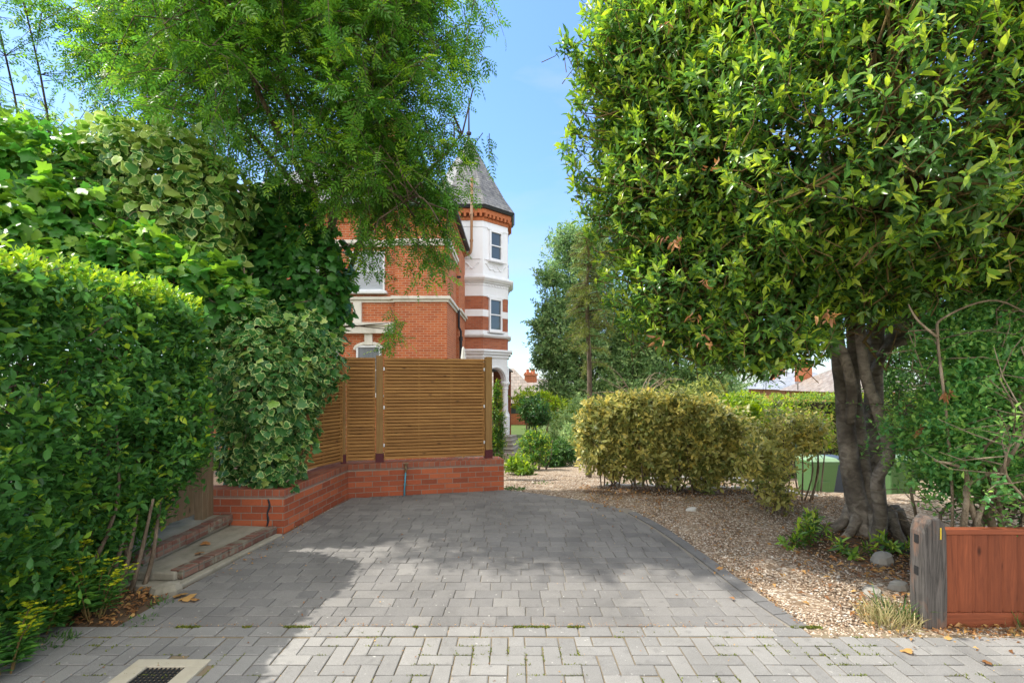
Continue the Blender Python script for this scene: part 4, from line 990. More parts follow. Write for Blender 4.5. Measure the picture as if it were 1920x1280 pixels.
ash = [(-3.1, 6.6, 5.6, 1.9, 1.7, 1.6), (-1.7, 6.9, 5.3, .95, 1.3, 1.5), (-4.9, 7.7, 6.2, 1.5, 1.2, 1.2), (-2.4, 6.8, 7.2, 2.1, 1.8, 1.5), (-4.6, 7.1, 7.6, 1.7, 1.4, 1.4), (-2.0, 6.9, 4.28, 1.05, 1.0, .72), (-1.4, 7.1, 4.65, .62, .8, .65), (-3.2, 6.2, 6.6, 1.6, 1.25, 1.1), (-1.45, 6.5, 6.6, 1.2, 1.25, 1.1), (-6.3, 7.9, 7.0, .9, 1.1, 1.0)]
P, Nn, dp = blob_surface(ash, 1900, .75, lambda p: np.where(p[:, 2] > 8.0, .35, 1.), .16, 1.1)
sp = []                                                                       # hanging sprays seen against the house and sky
for c, n_, s in (((-.98, 7.2, 3.42), 7, .12), ((-1.1, 7.2, 3.85), 12, .18), ((-1.45, 7.1, 3.75), 12, .2), ((-.95, 7.2, 4.4), 12, .2), ((-.62, 7.1, 4.95), 8, .15), ((-.95, 7.1, 5.8), 12, .22), ((-.9, 7.0, 6.4), 12, .25), ((-2.1, 7.2, 3.3), 9, .18), ((-1.65, 7.4, 2.35), 5, .12), ((-1.0, 7.2, 4.0), 8, .18)):
    sp += [np.array(c) + RNG.normal(size=3) * s for _ in range(n_)]
sp = np.array(sp); P = np.concatenate([P, sp]); Nn = np.concatenate([Nn, np.tile([[.5, -.1, -.45]], (len(sp), 1))]); n = len(P)
D = nrm(Nn * .75 + np.array([0, 0, .05]) + RNG.normal(size=(n, 3)) * .45); D[-len(sp):, 2] -= .45; D = nrm(D)
LEN = RNG.uniform(.4, .75, n); LEN[-len(sp):] = .35
lv = LV(); mb = MB()
TP = np.array([tuple(v) for v in tips])
for i in range(n):
    d = D[i]; p = P[i] - org; L = LEN[i]; a = p - d * L * .55; droop = np.array([0, 0, -.22 * L])
    mb.tube([a, a + d * L * .5, p + d * L * .45 + droop], [.0065, .005, .0025], 3, None, False)
    if i % 4 == 0:
        j = np.argmin(np.linalg.norm(TP - a, axis=1)); b = TP[j]
        if np.linalg.norm(b - a) < 2.2: mb.tube([b, (a + b) / 2 + RNG.normal(size=3) * .08 + np.array([0, 0, .1]), a], [.013, .01, .006], 4, None, False)
m = 6; tt = np.linspace(.12, 1., m)
for kx in range(m):
    for sg in ((-1, 1) if kx < m - 1 else (0,)):
        base = (P - org) + D * (LEN * (tt[kx] - .55))[:, None] + np.array([0, 0, -.22]) * (LEN * tt[kx] ** 2)[:, None]
        sd = nrm(np.cross(D, UP + RNG.normal(size=(n, 3)) * .5)); ld = nrm(D * .7 + sd * sg * .95 + RNG.normal(size=(n, 3)) * .22 + np.array([0, 0, -.12]))
        tn = (.2 + .5 * RNG.random(n)); yg = RNG.random(n) < (.2 if kx < 4 else .4) * (.4 + (Nn[:, 2] > .0)); tn[yg] = .75 + .25 * RNG.random(yg.sum())
        lv.add(base, ld, UP + RNG.normal(size=(n, 3)) * .38, RNG.uniform(.15, .235, n), tn)
mb.build('twigs', M['bark_brown'], t, smooth=True)
lv.build('crown', T_pinnate(4, .36, .3, .36), M['ash_leaf'], t)

# thin young tree at the far left edge
t = empty('sapling', (-6.9, 7.4, 0), 0, 'thin open young tree against the sky at the top left corner', 'tree'); org = np.array([-6.9, 7.4, 0]); mb = MB(); lv = LV()
for x0, x1, z1 in ((-7.0, -7.25, 8.0), (-6.75, -7.6, 7.4), (-7.1, -8.2, 7.6), (-6.6, -6.9, 8.4)):
    q = limb(mb, [V3(x0, 7.4, 0), V3(x0 + .05, 7.4, z1 * .3), V3(x0 * .5 + x1 * .5 + .12, 7.3, z1 * .65), V3(x1 - .35, 7.2, z1)], [.028, .02, .014, .005], 6, 6)
    for s in range(60):
        f = random.uniform(.5, 1); a = Vector(q[int(f * (len(q) - 1))]); d = Vector((random.gauss(0, 1), random.gauss(0, .8), random.uniform(-.1, .6))).normalized() * random.uniform(.25, .8)
        mb.tube([a, a + d * .5 + Vector((0, 0, .04)), a + d], [.006, .004, .002], 3, None, False)
        k = 9; P = np.array([tuple(a + d * u) for u in np.linspace(.25, 1, k)]); lv.add(P, rdir(k) * .7 + np.array(d) / d.length, UP + RNG.normal(size=(k, 3)) * .4, RNG.uniform(.08, .14, k), RNG.random(k) * .75)
mb.build('trunk', M['bark_dark'], t, smooth=True); lv.build('crown', T_pinnate(3, .42, .2, .4), M['ash_leaf'], t)

# ---------------------------------------------------------------- the big evergreen on the right
t = empty('evergreen_tree', (3.87, 5.46, 0), 0, 'large glossy evergreen tree with a forked grey trunk and yellow-green tips', 'tree'); org = np.array([3.87, 5.46, 0]); mb = MB()
TR = [([(3.76, 5.42, -.1), (3.7, 5.42, .2), (3.61, 5.4, .47), (3.52, 5.38, 1.0), (3.47, 5.36, 1.53), (3.41, 5.34, 1.85), (3.34, 5.3, 2.5), (3.3, 5.3, 3.4)], [.18, .13, .105, .094, .088, .078, .055, .03]),
 ([(3.5, 5.3, 1.2), (3.37, 5.08, 1.56), (3.23, 5.0, 1.9), (3.1, 4.97, 2.04), (2.9, 4.95, 2.16), (2.5, 4.8, 2.7), (2.0, 4.6, 3.5)], [.05, .054, .05, .046, .042, .03, .015]),
 ([(3.7, 5.2, -.02), (3.62, 5.03, .31), (3.55, 4.98, .66), (3.66, 4.97, .93), (3.54, 4.97, 1.38), (3.44, 4.98, 1.68), (3.39, 5.0, 2.27), (3.35, 5.0, 3.3), (3.3, 4.9, 4.5)], [.075, .065, .058, .06, .056, .053, .05, .042, .03]),
 ([(3.76, 5.42, .05), (3.74, 5.45, .6), (3.72, 5.48, 1.0), (3.66, 5.48, 1.6), (3.5, 5.3, 2.4), (3.4, 5.5, 3.8), (3.3, 5.6, 5.2)], [.12, .09, .075, .066, .06, .05, .03]),
 ([(3.93, 5.6, -.1), (4.0, 5.66, .5), (4.0, 5.66, 1.2), (4.0, 5.65, 2.0), (4.15, 5.7, 3.6), (4.2, 5.9, 5.4)], [.17, .115, .1, .095, .08, .05]),
 ([(3.92, 5.55, 1.7), (3.97, 5.42, 1.97), (4.2, 5.4, 2.08), (4.43, 5.4, 2.27), (4.65, 5.4, 2.48), (5.3, 5.2, 3.0), (6.0, 5.1, 3.5)], [.055, .055, .05, .048, .045, .035, .02]),
 ([(4.02, 5.64, 1.9), (4.35, 5.1, 2.6), (4.6, 4.2, 3.3), (4.7, 3.6, 3.7)], [.06, .055, .045, .02]),
 ([(4.0, 5.75, 1.7), (4.45, 5.95, 2.2), (4.9, 6.0, 2.7), (5.6, 6.3, 3.6)], [.07, .065, .055, .03]),
 ([(3.4, 5.0, 2.2), (3.2, 4.4, 3.0), (2.8, 3.8, 3.4)], [.045, .035, .015]), ([(3.42, 5.45, 3.6), (2.6, 5.3, 4.2), (1.7, 5.2, 4.7)], [.05, .04, .015])]
tips = []
for p, r in TR: q = limb(mb, [V3(*a) for a in p], [k * .92 for k in r], 14, 7, .035); tips += q[len(q) // 3:]
for i in range(9):
    a = i / 9 * 6.28; limb(mb, [V3(3.85 + .2 * math.cos(a), 5.45 + .18 * math.sin(a), .28), V3(3.85 + .32 * math.cos(a), 5.45 + .28 * math.sin(a), .06), V3(3.85 + .55 * math.cos(a), 5.45 + .45 * math.sin(a), -.08)], [.07, .05, .02], 8, 4)
mb.build('trunk', M['bark_grey'], t, smooth=True)
bay = [(3.9, 5.4, 4.6, 2.75, 2.5, 1.9), (2.3, 5.0, 4.0, 1.45, 1.6, 1.5), (3.0, 3.9, 3.6, 1.35, 1.15, 1.15), (2.35, 4.9, 2.85, 1.0, 1.0, .85), (4.6, 3.7, 3.4, 1.5, 1.1, 1.0), (5.6, 4.6, 3.7, 1.5, 1.5, 1.2), (3.0, 5.0, 6.0, 1.9, 1.9, 1.3), (4.0, 3.6, 5.2, 1.7, 1.3, 1.4), (5.0, 6.3, 3.9, 1.7, 1.5, 1.2), (1.75, 5.2, 5.3, .9, 1.0, 1.0), (3.2, 4.6, 2.75, .8, .7, .55), (1.75, 4.9, 2.6, .75, .8, .7), (2.2, 4.7, 2.2, .75, .7, .5), (5.0, 4.3, 2.75, 1.2, .9, .5), (4.2, 4.2, 2.75, .8, .8, .4), (5.6, 4.7, 2.65, 1.3, 1.0, .55), (6.3, 5.4, 3.0, 1.2, 1.2, .8), (1.5, 5.0, 3.5, .7, .9, .85), (1.45, 5.0, 4.5, .72, .9, .8), (1.6, 5.1, 5.5, .75, .9, .8)]
def bd(p):
    a = np.arctan2(p[:, 0], p[:, 1]); facing = ((p[:, :2] - [3.9, 5.4]) @ np.array([-.55, -.83])) > -.9
    el = (p[:, 2] - H) / np.hypot(p[:, 0], p[:, 1])
    return np.where(facing, 1., .16) * np.where(el > .85, .2, 1.) * np.where(p[:, 0] / p[:, 1].clip(.3) > 1.25, .25, 1.)
P, Nn, dp = blob_surface(bay, 24000, .42, bd, .17, 1.7)
# a few long shoots that break the outline on the sky side
sp = []
for (px, py, Y) in ((1062, 78, 4.6), (1075, 95, 4.7), (1085, 110, 4.8), (1100, 125, 4.8), (1130, 20, 4.6), (1142, 60, 4.7), (1070, 215, 4.8), (1060, 262, 4.8), (1075, 275, 4.9), (1082, 330, 4.8), (1090, 180, 4.7), (1150, 5, 4.4), (1135, 40, 4.6), (1120, 140, 4.8), (1096, 390, 4.8), (1120, 480, 4.9), (1105, 430, 4.9), (1170, 590, 4.8), (1190, 620, 4.7), (1095, 60, 4.6), (1110, 90, 4.7), (1085, 150, 4.7), (1075, 240, 4.9), (1070, 300, 4.8), (1080, 360, 4.9), (1125, 520, 4.8), (1140, 550, 4.9)):
    for _ in range(5): sp.append(((px - 960) / 960 * Y + random.gauss(0, .04), Y + random.gauss(0, .08), H - (py - 715) / 960 * Y + random.gauss(0, .04)))
sp = np.array(sp); P = np.concatenate([P, sp]); Nn = np.concatenate([Nn, np.tile([[-.7, -.1, .5]], (len(sp), 1))]); dp = np.concatenate([dp, np.zeros(len(sp))])
lv = LV(); n = len(P); D = nrm(Nn * .6 + UP * .55 + RNG.normal(size=(n, 3)) * .33)
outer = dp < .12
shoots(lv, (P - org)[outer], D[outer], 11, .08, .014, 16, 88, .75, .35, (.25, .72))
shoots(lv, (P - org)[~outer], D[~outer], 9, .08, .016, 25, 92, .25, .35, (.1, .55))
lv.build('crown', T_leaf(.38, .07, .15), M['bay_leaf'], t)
mb = MB(); twigs(mb, (P - org)[::2], D[::2], .26, .003)
for p in sp[::6]:
    b = p + nrm(np.array([2.5, 4.9, p[2] - .5]) - p) * .8; mb.tube([b - org, (b + p) / 2 - org + RNG.normal(size=3) * .03, p - org], [.008, .006, .003], 4, None, False)
TP = np.array([tuple(v) for v in tips])
for i in range(0, n, 14):
    a = P[i] - org - D[i] * .26; j = np.argmin(np.linalg.norm(TP - a, axis=1)); b = TP[j]
    if np.linalg.norm(a - b) < 2.6: mb.tube([b, (a + b) / 2 + RNG.normal(size=3) * .12 + np.array([0, 0, -.06]), a], [.016, .012, .005], 4, None, False)
mb.build('twigs', M['twig_green'], t, smooth=True)
# dead brown sprigs caught in the crown
lv = LV()
for (px, py, Y) in ((1240, 455, 3.7), (1252, 462, 3.7), (1262, 458, 3.7), (1325, 322, 3.4), (1528, 596, 3.3), (1540, 590, 3.3), (1232, 640, 4.0), (1316, 645, 3.7), (1312, 530, 3.6), (1288, 595, 3.8), (1745, 740, 3.9), (1752, 733, 3.9), (1700, 800, 4.0), (1240, 62, 3.8)):
    c = np.array([(px - 960) / 960 * Y, Y - .12, H - (py - 715) / 960 * Y]) - org; k = 6; lv.add(c + RNG.normal(size=(k, 3)) * .02, rdir(k) * .8 + np.array([0, 0, -.75]), rdir(k), RNG.uniform(.04, .075, k), RNG.random(k) * .6 + .1)
lv.build('dead_leaves', T_leaf(.34, .12, .3), M['dry_leaf'], t)

# ---------------------------------------------------------------- twiggy privet bush on the right
t = empty('twiggy_bush', (4.1, 4.0, 0), 0, 'sprawling bush with bare twisted stems behind the red fence', 'bush'); org = np.array([4.1, 4.0, 0]); mb = MB(); lv = LV(); ends = []
for i in range(34):
    x = random.uniform(3.2, 5.6); y = random.uniform(3.65, 4.5); h = random.uniform(1.2, 2.25); p = Vector((x, y, -.05)); pts = [p - Vector(org)]; dx, dy = random.uniform(-.22, .22), random.uniform(-.2, .15)
    ns = 6
    for k in range(1, ns + 1):
        pts.append(Vector((max(3.12, x + dx * k / 2 + random.gauss(0, .05)), y + dy * k / 2 + random.gauss(0, .05), h * k / ns)) - Vector(org))
    r = random.choice([.007, .008, .009, .011, .014, .02]); q = limb(mb, pts, [r, r * .85, r * .6, .004], 7, 4); 
    for s in range(22):
        a = Vector(q[random.randrange(len(q) // 4, len(q))]); d = Vector((random.gauss(0, 1), random.gauss(0, .8), random.uniform(-.3, .8))).normalized() * random.uniform(.15, .5); b = a + d * .5 + Vector((random.gauss(0, .03), random.gauss(0, .03), random.gauss(0, .04)))
        mb.tube([a, b, a + d], [.0055, .004, .002], 4, None, False); ends.append((a + d, d)); ends.append((b, d))
for pts, r in (([(3.45, 3.75, .5), (3.3, 3.72, .85), (3.5, 3.7, .98), (3.75, 3.75, 1.12), (3.85, 3.8, 1.5)], [.022, .022, .02, .018, .01]), ([(3.6, 3.8, .4), (3.52, 3.78, .8), (3.72, 3.75, .92), (4.0, 3.8, 1.02), (4.3, 3.85, 1.35)], [.026, .024, .023, .02, .012]), ([(3.28, 3.85, 0), (3.27, 3.8, .7), (3.22, 3.8, 1.4), (3.2, 3.85, 1.95), (3.25, 3.85, 2.1), (3.6, 3.8, 2.22), (4.0, 3.8, 2.0)], [.011, .01, .01, .01, .008, .007, .003]), ([(3.2, 3.85, 1.95), (3.05, 3.85, 2.08), (2.98, 3.85, 2.2)], [.01, .008, .003]), ([(3.8, 3.9, .6), (3.85, 3.85, 1.2), (3.78, 3.8, 1.6), (4.0, 3.85, 1.9), (4.15, 3.9, 2.15)], [.02, .018, .016, .012, .006]), ([(3.3, 3.75, .5), (3.28, 3.7, .95), (3.05, 3.7, 1.05)], [.022, .016, .006]), ([(4.2, 3.75, .5), (4.05, 3.72, .85), (3.8, 3.7, .8), (3.7, 3.7, .6)], [.02, .02, .02, .018])):
    limb(mb, [V3(*p) for p in pts], r, 8, 6, .12)
mb.build('stems', M['bark_pale'], t, smooth=True)
E = np.array([tuple(e[0]) for e in ends]); DE = np.array([tuple(e[1]) for e in ends]); w = E + org
dn = .6 + .4 * np.clip((w[:, 0] - 3.0) / .8, 0, 1); dn *= np.where(w[:, 2] < .75, .15, 1.); g = RNG.random(len(E)) < dn; E, DE = E[g], DE[g]
shoots(lv, E, DE * 2 + UP * .4 + rdir(len(E)) * .3, 9, .043, .02, 30, 85, .3, .5, (.25, .85))
Pq, Nq, _ = blob_surface([(4.6, 4.3, 1.35, 1.2, .6, .75), (3.6, 4.2, 1.2, .6, .4, .45), (3.75, 3.95, 1.05, .6, .3, .25), (4.3, 4.1, 1.9, 1.0, .4, .4), (3.35, 3.85, 1.25, .3, .25, .35), (4.0, 3.85, 1.45, .6, .3, .4), (3.6, 3.95, 1.7, .45, .3, .35), (3.35, 3.9, .95, .3, .25, .3), (4.4, 3.8, 1.1, .6, .25, .35), (4.3, 4.3, 2.25, .9, .4, .4), (3.75, 4.3, 2.0, .4, .3, .3), (3.9, 3.75, 1.0, .7, .2, .25), (4.4, 3.75, 1.6, .6, .2, .4)], 6800, .85)
shoots(lv, Pq - org, Nq * .4 + UP * .4 + rdir(len(Pq)) * .5, 9, .043, .02, 30, 85, .3, .5, (.25, .85))
lv.build('foliage', T_leaf(.52, .09, .14), M['shrub_leaf'], t)

# ---------------------------------------------------------------- golden hedge and its looser neighbour
def shrub(name, blobs, n, tmpl, mat, size, label, cat='shrub', k=7, young=.3, tone=(.05, .6), depth=.45, up=.4, spacing=.02, stems=6, stem_r=.014, group=None, stem_h=None, bark_='bark_brown', lump=.12, a1=85):
    B = np.array(blobs, float); c = B[:, :3].mean(axis=0); g = gz(c[0], c[1]); c[2] = g; t = empty(name, tuple(c), 0, label, cat, group); lv = LV()
    P, Nn, dp = blob_surface(blobs, n, depth, None, lump, 1.4); D = nrm(Nn * .6 + UP * up + RNG.normal(size=P.shape) * .4)
    shoots(lv, P - c, D, k, size, spacing, 25, a1, young, .4, tone); lv.build('foliage', tmpl, M[mat], t)
    mb = MB()
    for i in range(stems):
        b = B[RNG.integers(len(B))]; x, y = b[0] + random.gauss(0, b[3] * .45), b[1] + random.gauss(0, b[4] * .3); z = gz(x, y)
        a = Vector((b[0] + (x - b[0]) * .6, b[1] + (y - b[1]) * .6, z - .05)); e = Vector((x, y, b[2])); m = (a + e) / 2 + Vector((random.gauss(0, .05), random.gauss(0, .05), 0))
        limb(mb, [p - Vector(c) for p in (a, m, e)], [stem_r, stem_r * .8, stem_r * .5], 6, 4)
    for i in range(min(160, n // 4)): mb.tube([P[i] - c - D[i] * .2, P[i] - c], [.005, .002], 3, None, False)
    mb.build('stems', M[bark_], t, smooth=True)
    return t
gb = []
for i in range(7):
    u = i / 6; x = 1.42 + 1.42 * u; y = 8.1 - .75 * u; gb.append((x, y, .76 + .05 * math.sin(3 * i), .46 + .06 * math.sin(5 * i), .42, .62 - .05 * math.sin(4 * i)))
    gb.append((x + .1, y, 1.13 - .12 * (i in (0, 6)) + .03 * math.sin(7 * i), .44, .4, .34 - .06 * (i in (0,))))
gh = shrub('golden_hedge', gb, 3000, T_leaf(.5, .08, .2), 'gold_leaf', .085, 'golden variegated hedge on bare stems beyond the gravel', 'hedge', 8, .35, (.0, .65), .42, .35, .022, 3, .01, lump=.2)
mb = MB(); gc = gh.location
for i in range(8):
    u = (i + .3 * random.random()) / 7.2; x = 1.45 + 1.42 * u; y = 8.08 - .75 * u; g = gz(x, y)
    for k in range(random.choice((3, 4, 5, 6))):
        e = Vector((x + random.gauss(0, .22), y + random.gauss(0, .12), g + random.uniform(.5, .9))); a = Vector((x + random.gauss(0, .03), y + random.gauss(0, .03), g - .05)); m = a.lerp(e, .45) + Vector((random.gauss(0, .05), random.gauss(0, .03), random.uniform(-.08, .02)))
        q = limb(mb, [p - gc for p in (a, m, e)], [random.uniform(.009, .02), .01, .006], 6, 5)
        for _ in range(3): b = q[random.randrange(3, len(q))]; mb.tube([b, b + Vector((random.gauss(0, .12), random.gauss(0, .08), random.uniform(.02, .2)))], [.005, .002], 4, None, False)
mb.build('base_stems', M['bark_brown'], gh, smooth=True)
shrub('golden_shrub', [(3.55, 6.7, .95, .4, .4, .42), (3.95, 6.95, .95, .42, .4, .4), (3.15, 6.4, .6, .36, .35, .4), (4.0, 7.0, 1.0, .36, .3, .22), (3.2, 6.2, .3, .26, .24, .26), (3.3, 6.9, .7, .4, .35, .45)], 700, T_leaf(.48, .08, .2), 'gold_leaf', .07, 'loose straggly golden shrub between the golden hedge and the green bin', 'shrub', 8, .35, (.0, .75), .6, .45, .025, 16, .012)
shrub('lime_shrub', [(3.55, 7.9, .95, .45, .4, .5), (4.15, 8.2, .95, .6, .45, .42), (4.9, 8.5, .8, .4, .4, .35)], 900, T_leaf(.48, .08, .2), 'lime_leaf', .075, 'yellow-green shrub showing behind the straggly golden one', 'shrub', 8, .5, (.2, .8), .5)

# clipped hedge along the far boundary
t = empty('clipped_hedge', (11, 15.4, -1.2), 0, 'long clipped green boundary hedge below the far roofs', 'hedge'); lv = LV(); org = np.array([11, 15.4, -1.2])
P, Nn = rbox_surface(5200, (5.6, 14.9, -1.3), (18, 16.1, 1.28), .25, [(1, -1, 6), (2, 1, 3)], .03)
shoots(lv, P - org, nrm(Nn + UP * .3 + RNG.normal(size=P.shape) * .4), 6, .075, .03, 30, 85, .4, .4, (.4, .9)); lv.build('foliage', T_small(.5), M['box_leaf'], t)
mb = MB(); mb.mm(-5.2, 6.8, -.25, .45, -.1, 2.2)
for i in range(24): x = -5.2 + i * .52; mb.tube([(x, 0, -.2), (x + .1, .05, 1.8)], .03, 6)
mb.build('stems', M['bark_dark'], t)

# ---------------------------------------------------------------- garden shrubs left of centre
z = gz
shrub('box_bush', [(.5, 11.9, .03, .42, .42, .44), (.55, 11.9, .25, .36, .36, .3)], 520, T_leaf(.5, .08, .12), 'box_leaf', .06, 'round clipped bush with yellow-tipped leaves near the porch steps', 'bush', 7, .5, (.1, .6), .5)
shrub('leafy_plant', [(.1, 10.6, -.08, .24, .24, .2), (.28, 10.4, -.16, .2, .2, .16)], 150, T_leaf(.42, .08, .2), 'lime_leaf', .09, 'low bright green leafy plant by the end of the brick wall', 'plant', 7, .3, (.1, .6))
shrub('standard_bush', [(.62, 15, .78, .5, .5, .46), (.75, 15, .55, .42, .42, .3)], 520, T_leaf(.5, .08, .1), 'dark_leaf', .075, 'dark green rounded bush on bare legs by the porch', 'bush', 7, .08, (.1, .7), .5, stems=8, stem_r=.03)
shrub('yellow_bush', [(.5, 17.6, 1.0, .55, .5, .42), (1.05, 17.6, .9, .6, .5, .42), (1.7, 17.4, .55, .55, .5, .55)], 620, T_leaf(.42), 'lime_leaf', .11, 'yellow-green bush filling the gap beside the porch', 'bush', 6, .6, (.3, .9), .5)
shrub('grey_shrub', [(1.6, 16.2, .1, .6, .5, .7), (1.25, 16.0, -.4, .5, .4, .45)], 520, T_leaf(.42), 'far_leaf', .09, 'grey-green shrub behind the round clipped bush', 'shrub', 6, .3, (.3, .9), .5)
shrub('green_shrub', [(1.3, 13.2, -.2, .42, .4, .38), (1.05, 13.0, -.35, .35, .35, .3)], 420, T_leaf(.3), 'dark_leaf', .1, 'low dark green shrub right of the round clipped bush', 'shrub', 7, .25, (.3, .9), .5)
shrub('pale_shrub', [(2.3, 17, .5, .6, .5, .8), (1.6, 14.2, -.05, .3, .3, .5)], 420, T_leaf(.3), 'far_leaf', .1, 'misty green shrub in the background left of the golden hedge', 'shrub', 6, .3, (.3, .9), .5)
shrub('columnar_conifer', [(-.28, 9.4, .9, .17, .17, .62), (-.26, 9.4, .45, .18, .18, .6), (-.27, 9.4, 1.35, .1, .1, .32)], 620, T_leaf(.3), 'box_leaf', .055, 'narrow column of green and gold foliage right of the fence post', 'shrub', 7, .35, (.1, .6), .5, up=1.0)

# ---------------------------------------------------------------- straggly conifer, dead bush, big trees behind
def conifer(name, base, h, w, label, n=90):
    t = empty(name, (base[0], base[1], gz(*base)), 0, label, 'tree'); mb = MB(); lv = LV()
    q = limb(mb, [(0, 0, -.1), (.02, 0, h * .4), (-.03, 0, h * .75), (.04, 0, h)], [.062, .05, .035, .01], 8, 8)
    mb.build('trunk', M['bark_brown'], t, smooth=True); mb = MB()
    for i in range(n):
        f = random.uniform(.4, 1) ** .85; z_ = h * f; a = random.random() * 6.28; L = w * (.3 + .85 * (1 - f) ** .65) * random.uniform(.55, 1.1)
        b = Vector((0, 0, z_)); d = Vector((math.cos(a), math.sin(a), random.uniform(-.25, .15))); e = b + d * L + Vector((0, 0, -.22 * L)); m = b + d * L * .55
        mb.tube([b, m, e], [.012, .009, .003], 4, None, False)
        k = int(60 * L) + 8; u = RNG.random(k) ** .7; P = np.array([tuple(b + (e - b) * v + Vector((0, 0, .1 * L * v * (1 - v) * 3))) for v in u]); P += RNG.normal(size=P.shape) * .03
        shoots(lv, P, np.array(d) + rdir(k) * .7 + np.array([0, 0, -.4]), 7, .055, .014, 30, 80, .25, .2, (.1, .7))
    mb.build('branches', M['bark_brown'], t, smooth=True); lv.build('crown', T_diamond(.16, .02), M['conifer'], t)
conifer('conifer', (1.48, 9.9), 4.75, .82, 'thin straggly conifer with a bare lower trunk behind the golden hedge')
t = empty('dead_bush', (2.6, 10.6, gz(2.6, 10.6)), 0, 'bare grey arching twigs of a dead bush above the golden hedge', 'bush'); mb = MB()
for i in range(46):
    a = random.random() * 6.28; L = random.uniform(.5, 1.3); h = random.uniform(1.1, 2.0); e = Vector((math.cos(a) * L, math.sin(a) * L * .6, h + random.uniform(-.35, .35)))
    mb.tube(spline([(0, 0, -.05), (math.cos(a) * .12, math.sin(a) * .1, h * .75), (math.cos(a) * L * .5 + random.gauss(0, .06), math.sin(a) * L * .3, h * random.uniform(.85, 1.08)), e], 4), lerp_r([.02, .014, .009, .003], 13), 5, None, False)
mb.build('branches', M['bark_pale'], t, smooth=True)
def bigtree(name, blobs, n, leaf, label, mat='far_leaf', tone=(.1, .7), young=.15, trunk_r=.25, k=6, depth=.6, lump=.28, tmpl=None, base=None):
    B = np.array(blobs, float); c = B[:, :3].mean(axis=0) if base is None else np.array([*base, 0.]); c[2] = gz(c[0], c[1]); t = empty(name, tuple(c), 0, label, 'tree'); lv = LV(); mb = MB()
    P, Nn, dp = blob_surface(blobs, n, depth, lambda p: np.where(p[:, 1] > c[1] + 1.2, .3, 1.), lump, 1.1); D = nrm(Nn * .6 + RNG.normal(size=P.shape) * .5 + UP * .15)
    shoots(lv, P - c, D, k, leaf, leaf * .35, 25, 90, young, .4, tone); lv.build('crown', tmpl or T_small(.46), M[mat], t)
    top = B[:, 2].max() - c[2]; limb(mb, [(0, 0, -.2), (.1, 0, top * .4), (-.1, 0, top * .9)], [trunk_r, trunk_r * .7, trunk_r * .2], 10, 5)
    for b in B: limb(mb, [(0, 0, top * .25), tuple((b[:3] - c) * np.array([.5, .5, .62])), tuple(b[:3] - c)], [trunk_r * .5, trunk_r * .3, trunk_r * .1], 7, 4)
    for i in range(0, n, 5): mb.tube([P[i] - c - D[i] * leaf * 4, P[i] - c], [.012, .005], 3, None, False)
    mb.build('trunk', M['bark_dark'], t, smooth=True)
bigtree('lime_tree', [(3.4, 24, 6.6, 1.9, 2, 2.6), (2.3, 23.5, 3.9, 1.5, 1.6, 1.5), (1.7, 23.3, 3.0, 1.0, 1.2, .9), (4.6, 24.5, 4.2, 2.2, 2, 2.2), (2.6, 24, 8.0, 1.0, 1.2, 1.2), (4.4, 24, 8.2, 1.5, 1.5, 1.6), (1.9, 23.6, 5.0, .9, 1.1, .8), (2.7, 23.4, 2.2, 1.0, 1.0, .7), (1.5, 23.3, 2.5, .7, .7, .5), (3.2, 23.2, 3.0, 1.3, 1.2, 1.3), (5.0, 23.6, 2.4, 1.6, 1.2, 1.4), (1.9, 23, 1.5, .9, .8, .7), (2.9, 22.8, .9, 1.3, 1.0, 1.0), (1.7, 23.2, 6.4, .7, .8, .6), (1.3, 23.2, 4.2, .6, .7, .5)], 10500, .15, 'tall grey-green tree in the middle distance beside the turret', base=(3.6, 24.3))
bigtree('oak_tree', [(7.5, 26, 5.0, 2.6, 2, 3.2), (10.6, 27, 4.2, 2.6, 2, 2.4), (6.0, 24, 3.2, 1.6, 1.4, 1.8), (13.5, 29, 3.6, 2.6, 2, 2.2), (7.6, 24, 1.6, 1.6, 1.2, 1.2), (5.4, 23, 2.2, 1.3, 1.1, 1.7), (4.6, 22.5, 1.0, 1.3, 1.0, 1.2), (6.4, 23, 4.2, 1.6, 1.3, 1.6), (9.4, 24, 1.8, 1.6, 1.2, 1.5)], 9000, .17, 'green tree behind the evergreen, above the golden hedge', tone=(.15, .8))
shrub('laurel_bush', [(3.6, 11.6, .9, .8, .6, .7), (4.6, 12.2, 1.0, .8, .6, .75), (2.9, 11.6, .55, .6, .5, .6)], 900, T_leaf(.36), 'conifer', .1, 'olive green bush between the dead twigs and the clipped hedge', 'bush', 7, .3, (.3, 1), .6)
bigtree('holly_tree', [(9.6, 10.6, 2.6, 1.5, 1.1, 1.7), (12.0, 10.8, 3.0, 1.8, 1.2, 2.3), (8.6, 9.4, 1.0, .8, .7, .9), (10.4, 9.6, .8, 1.0, .7, 1.2), (9.0, 10.8, 4.2, 1.6, 1.0, 1.3), (11.5, 11, 4.8, 2.0, 1.1, 1.5), (8.3, 10.4, 2.6, .9, .9, 1.2), (7.1, 9.7, 1.7, .6, .6, .9), (7.6, 10.1, 2.9, .9, .7, .9)], 7600, .085, 'dark leafy tree behind the twiggy bush at the right edge', 'dark_leaf', (.2, .9), .2, .12, 7, .6)
bigtree('plane_tree', [(-10.5, 15, 5, 2.2, 2, 2.5), (-12, 13, 6, 2.4, 2, 3)], 1600, .16, 'shady background tree behind the vine at the left edge', tone=(.2, .8))

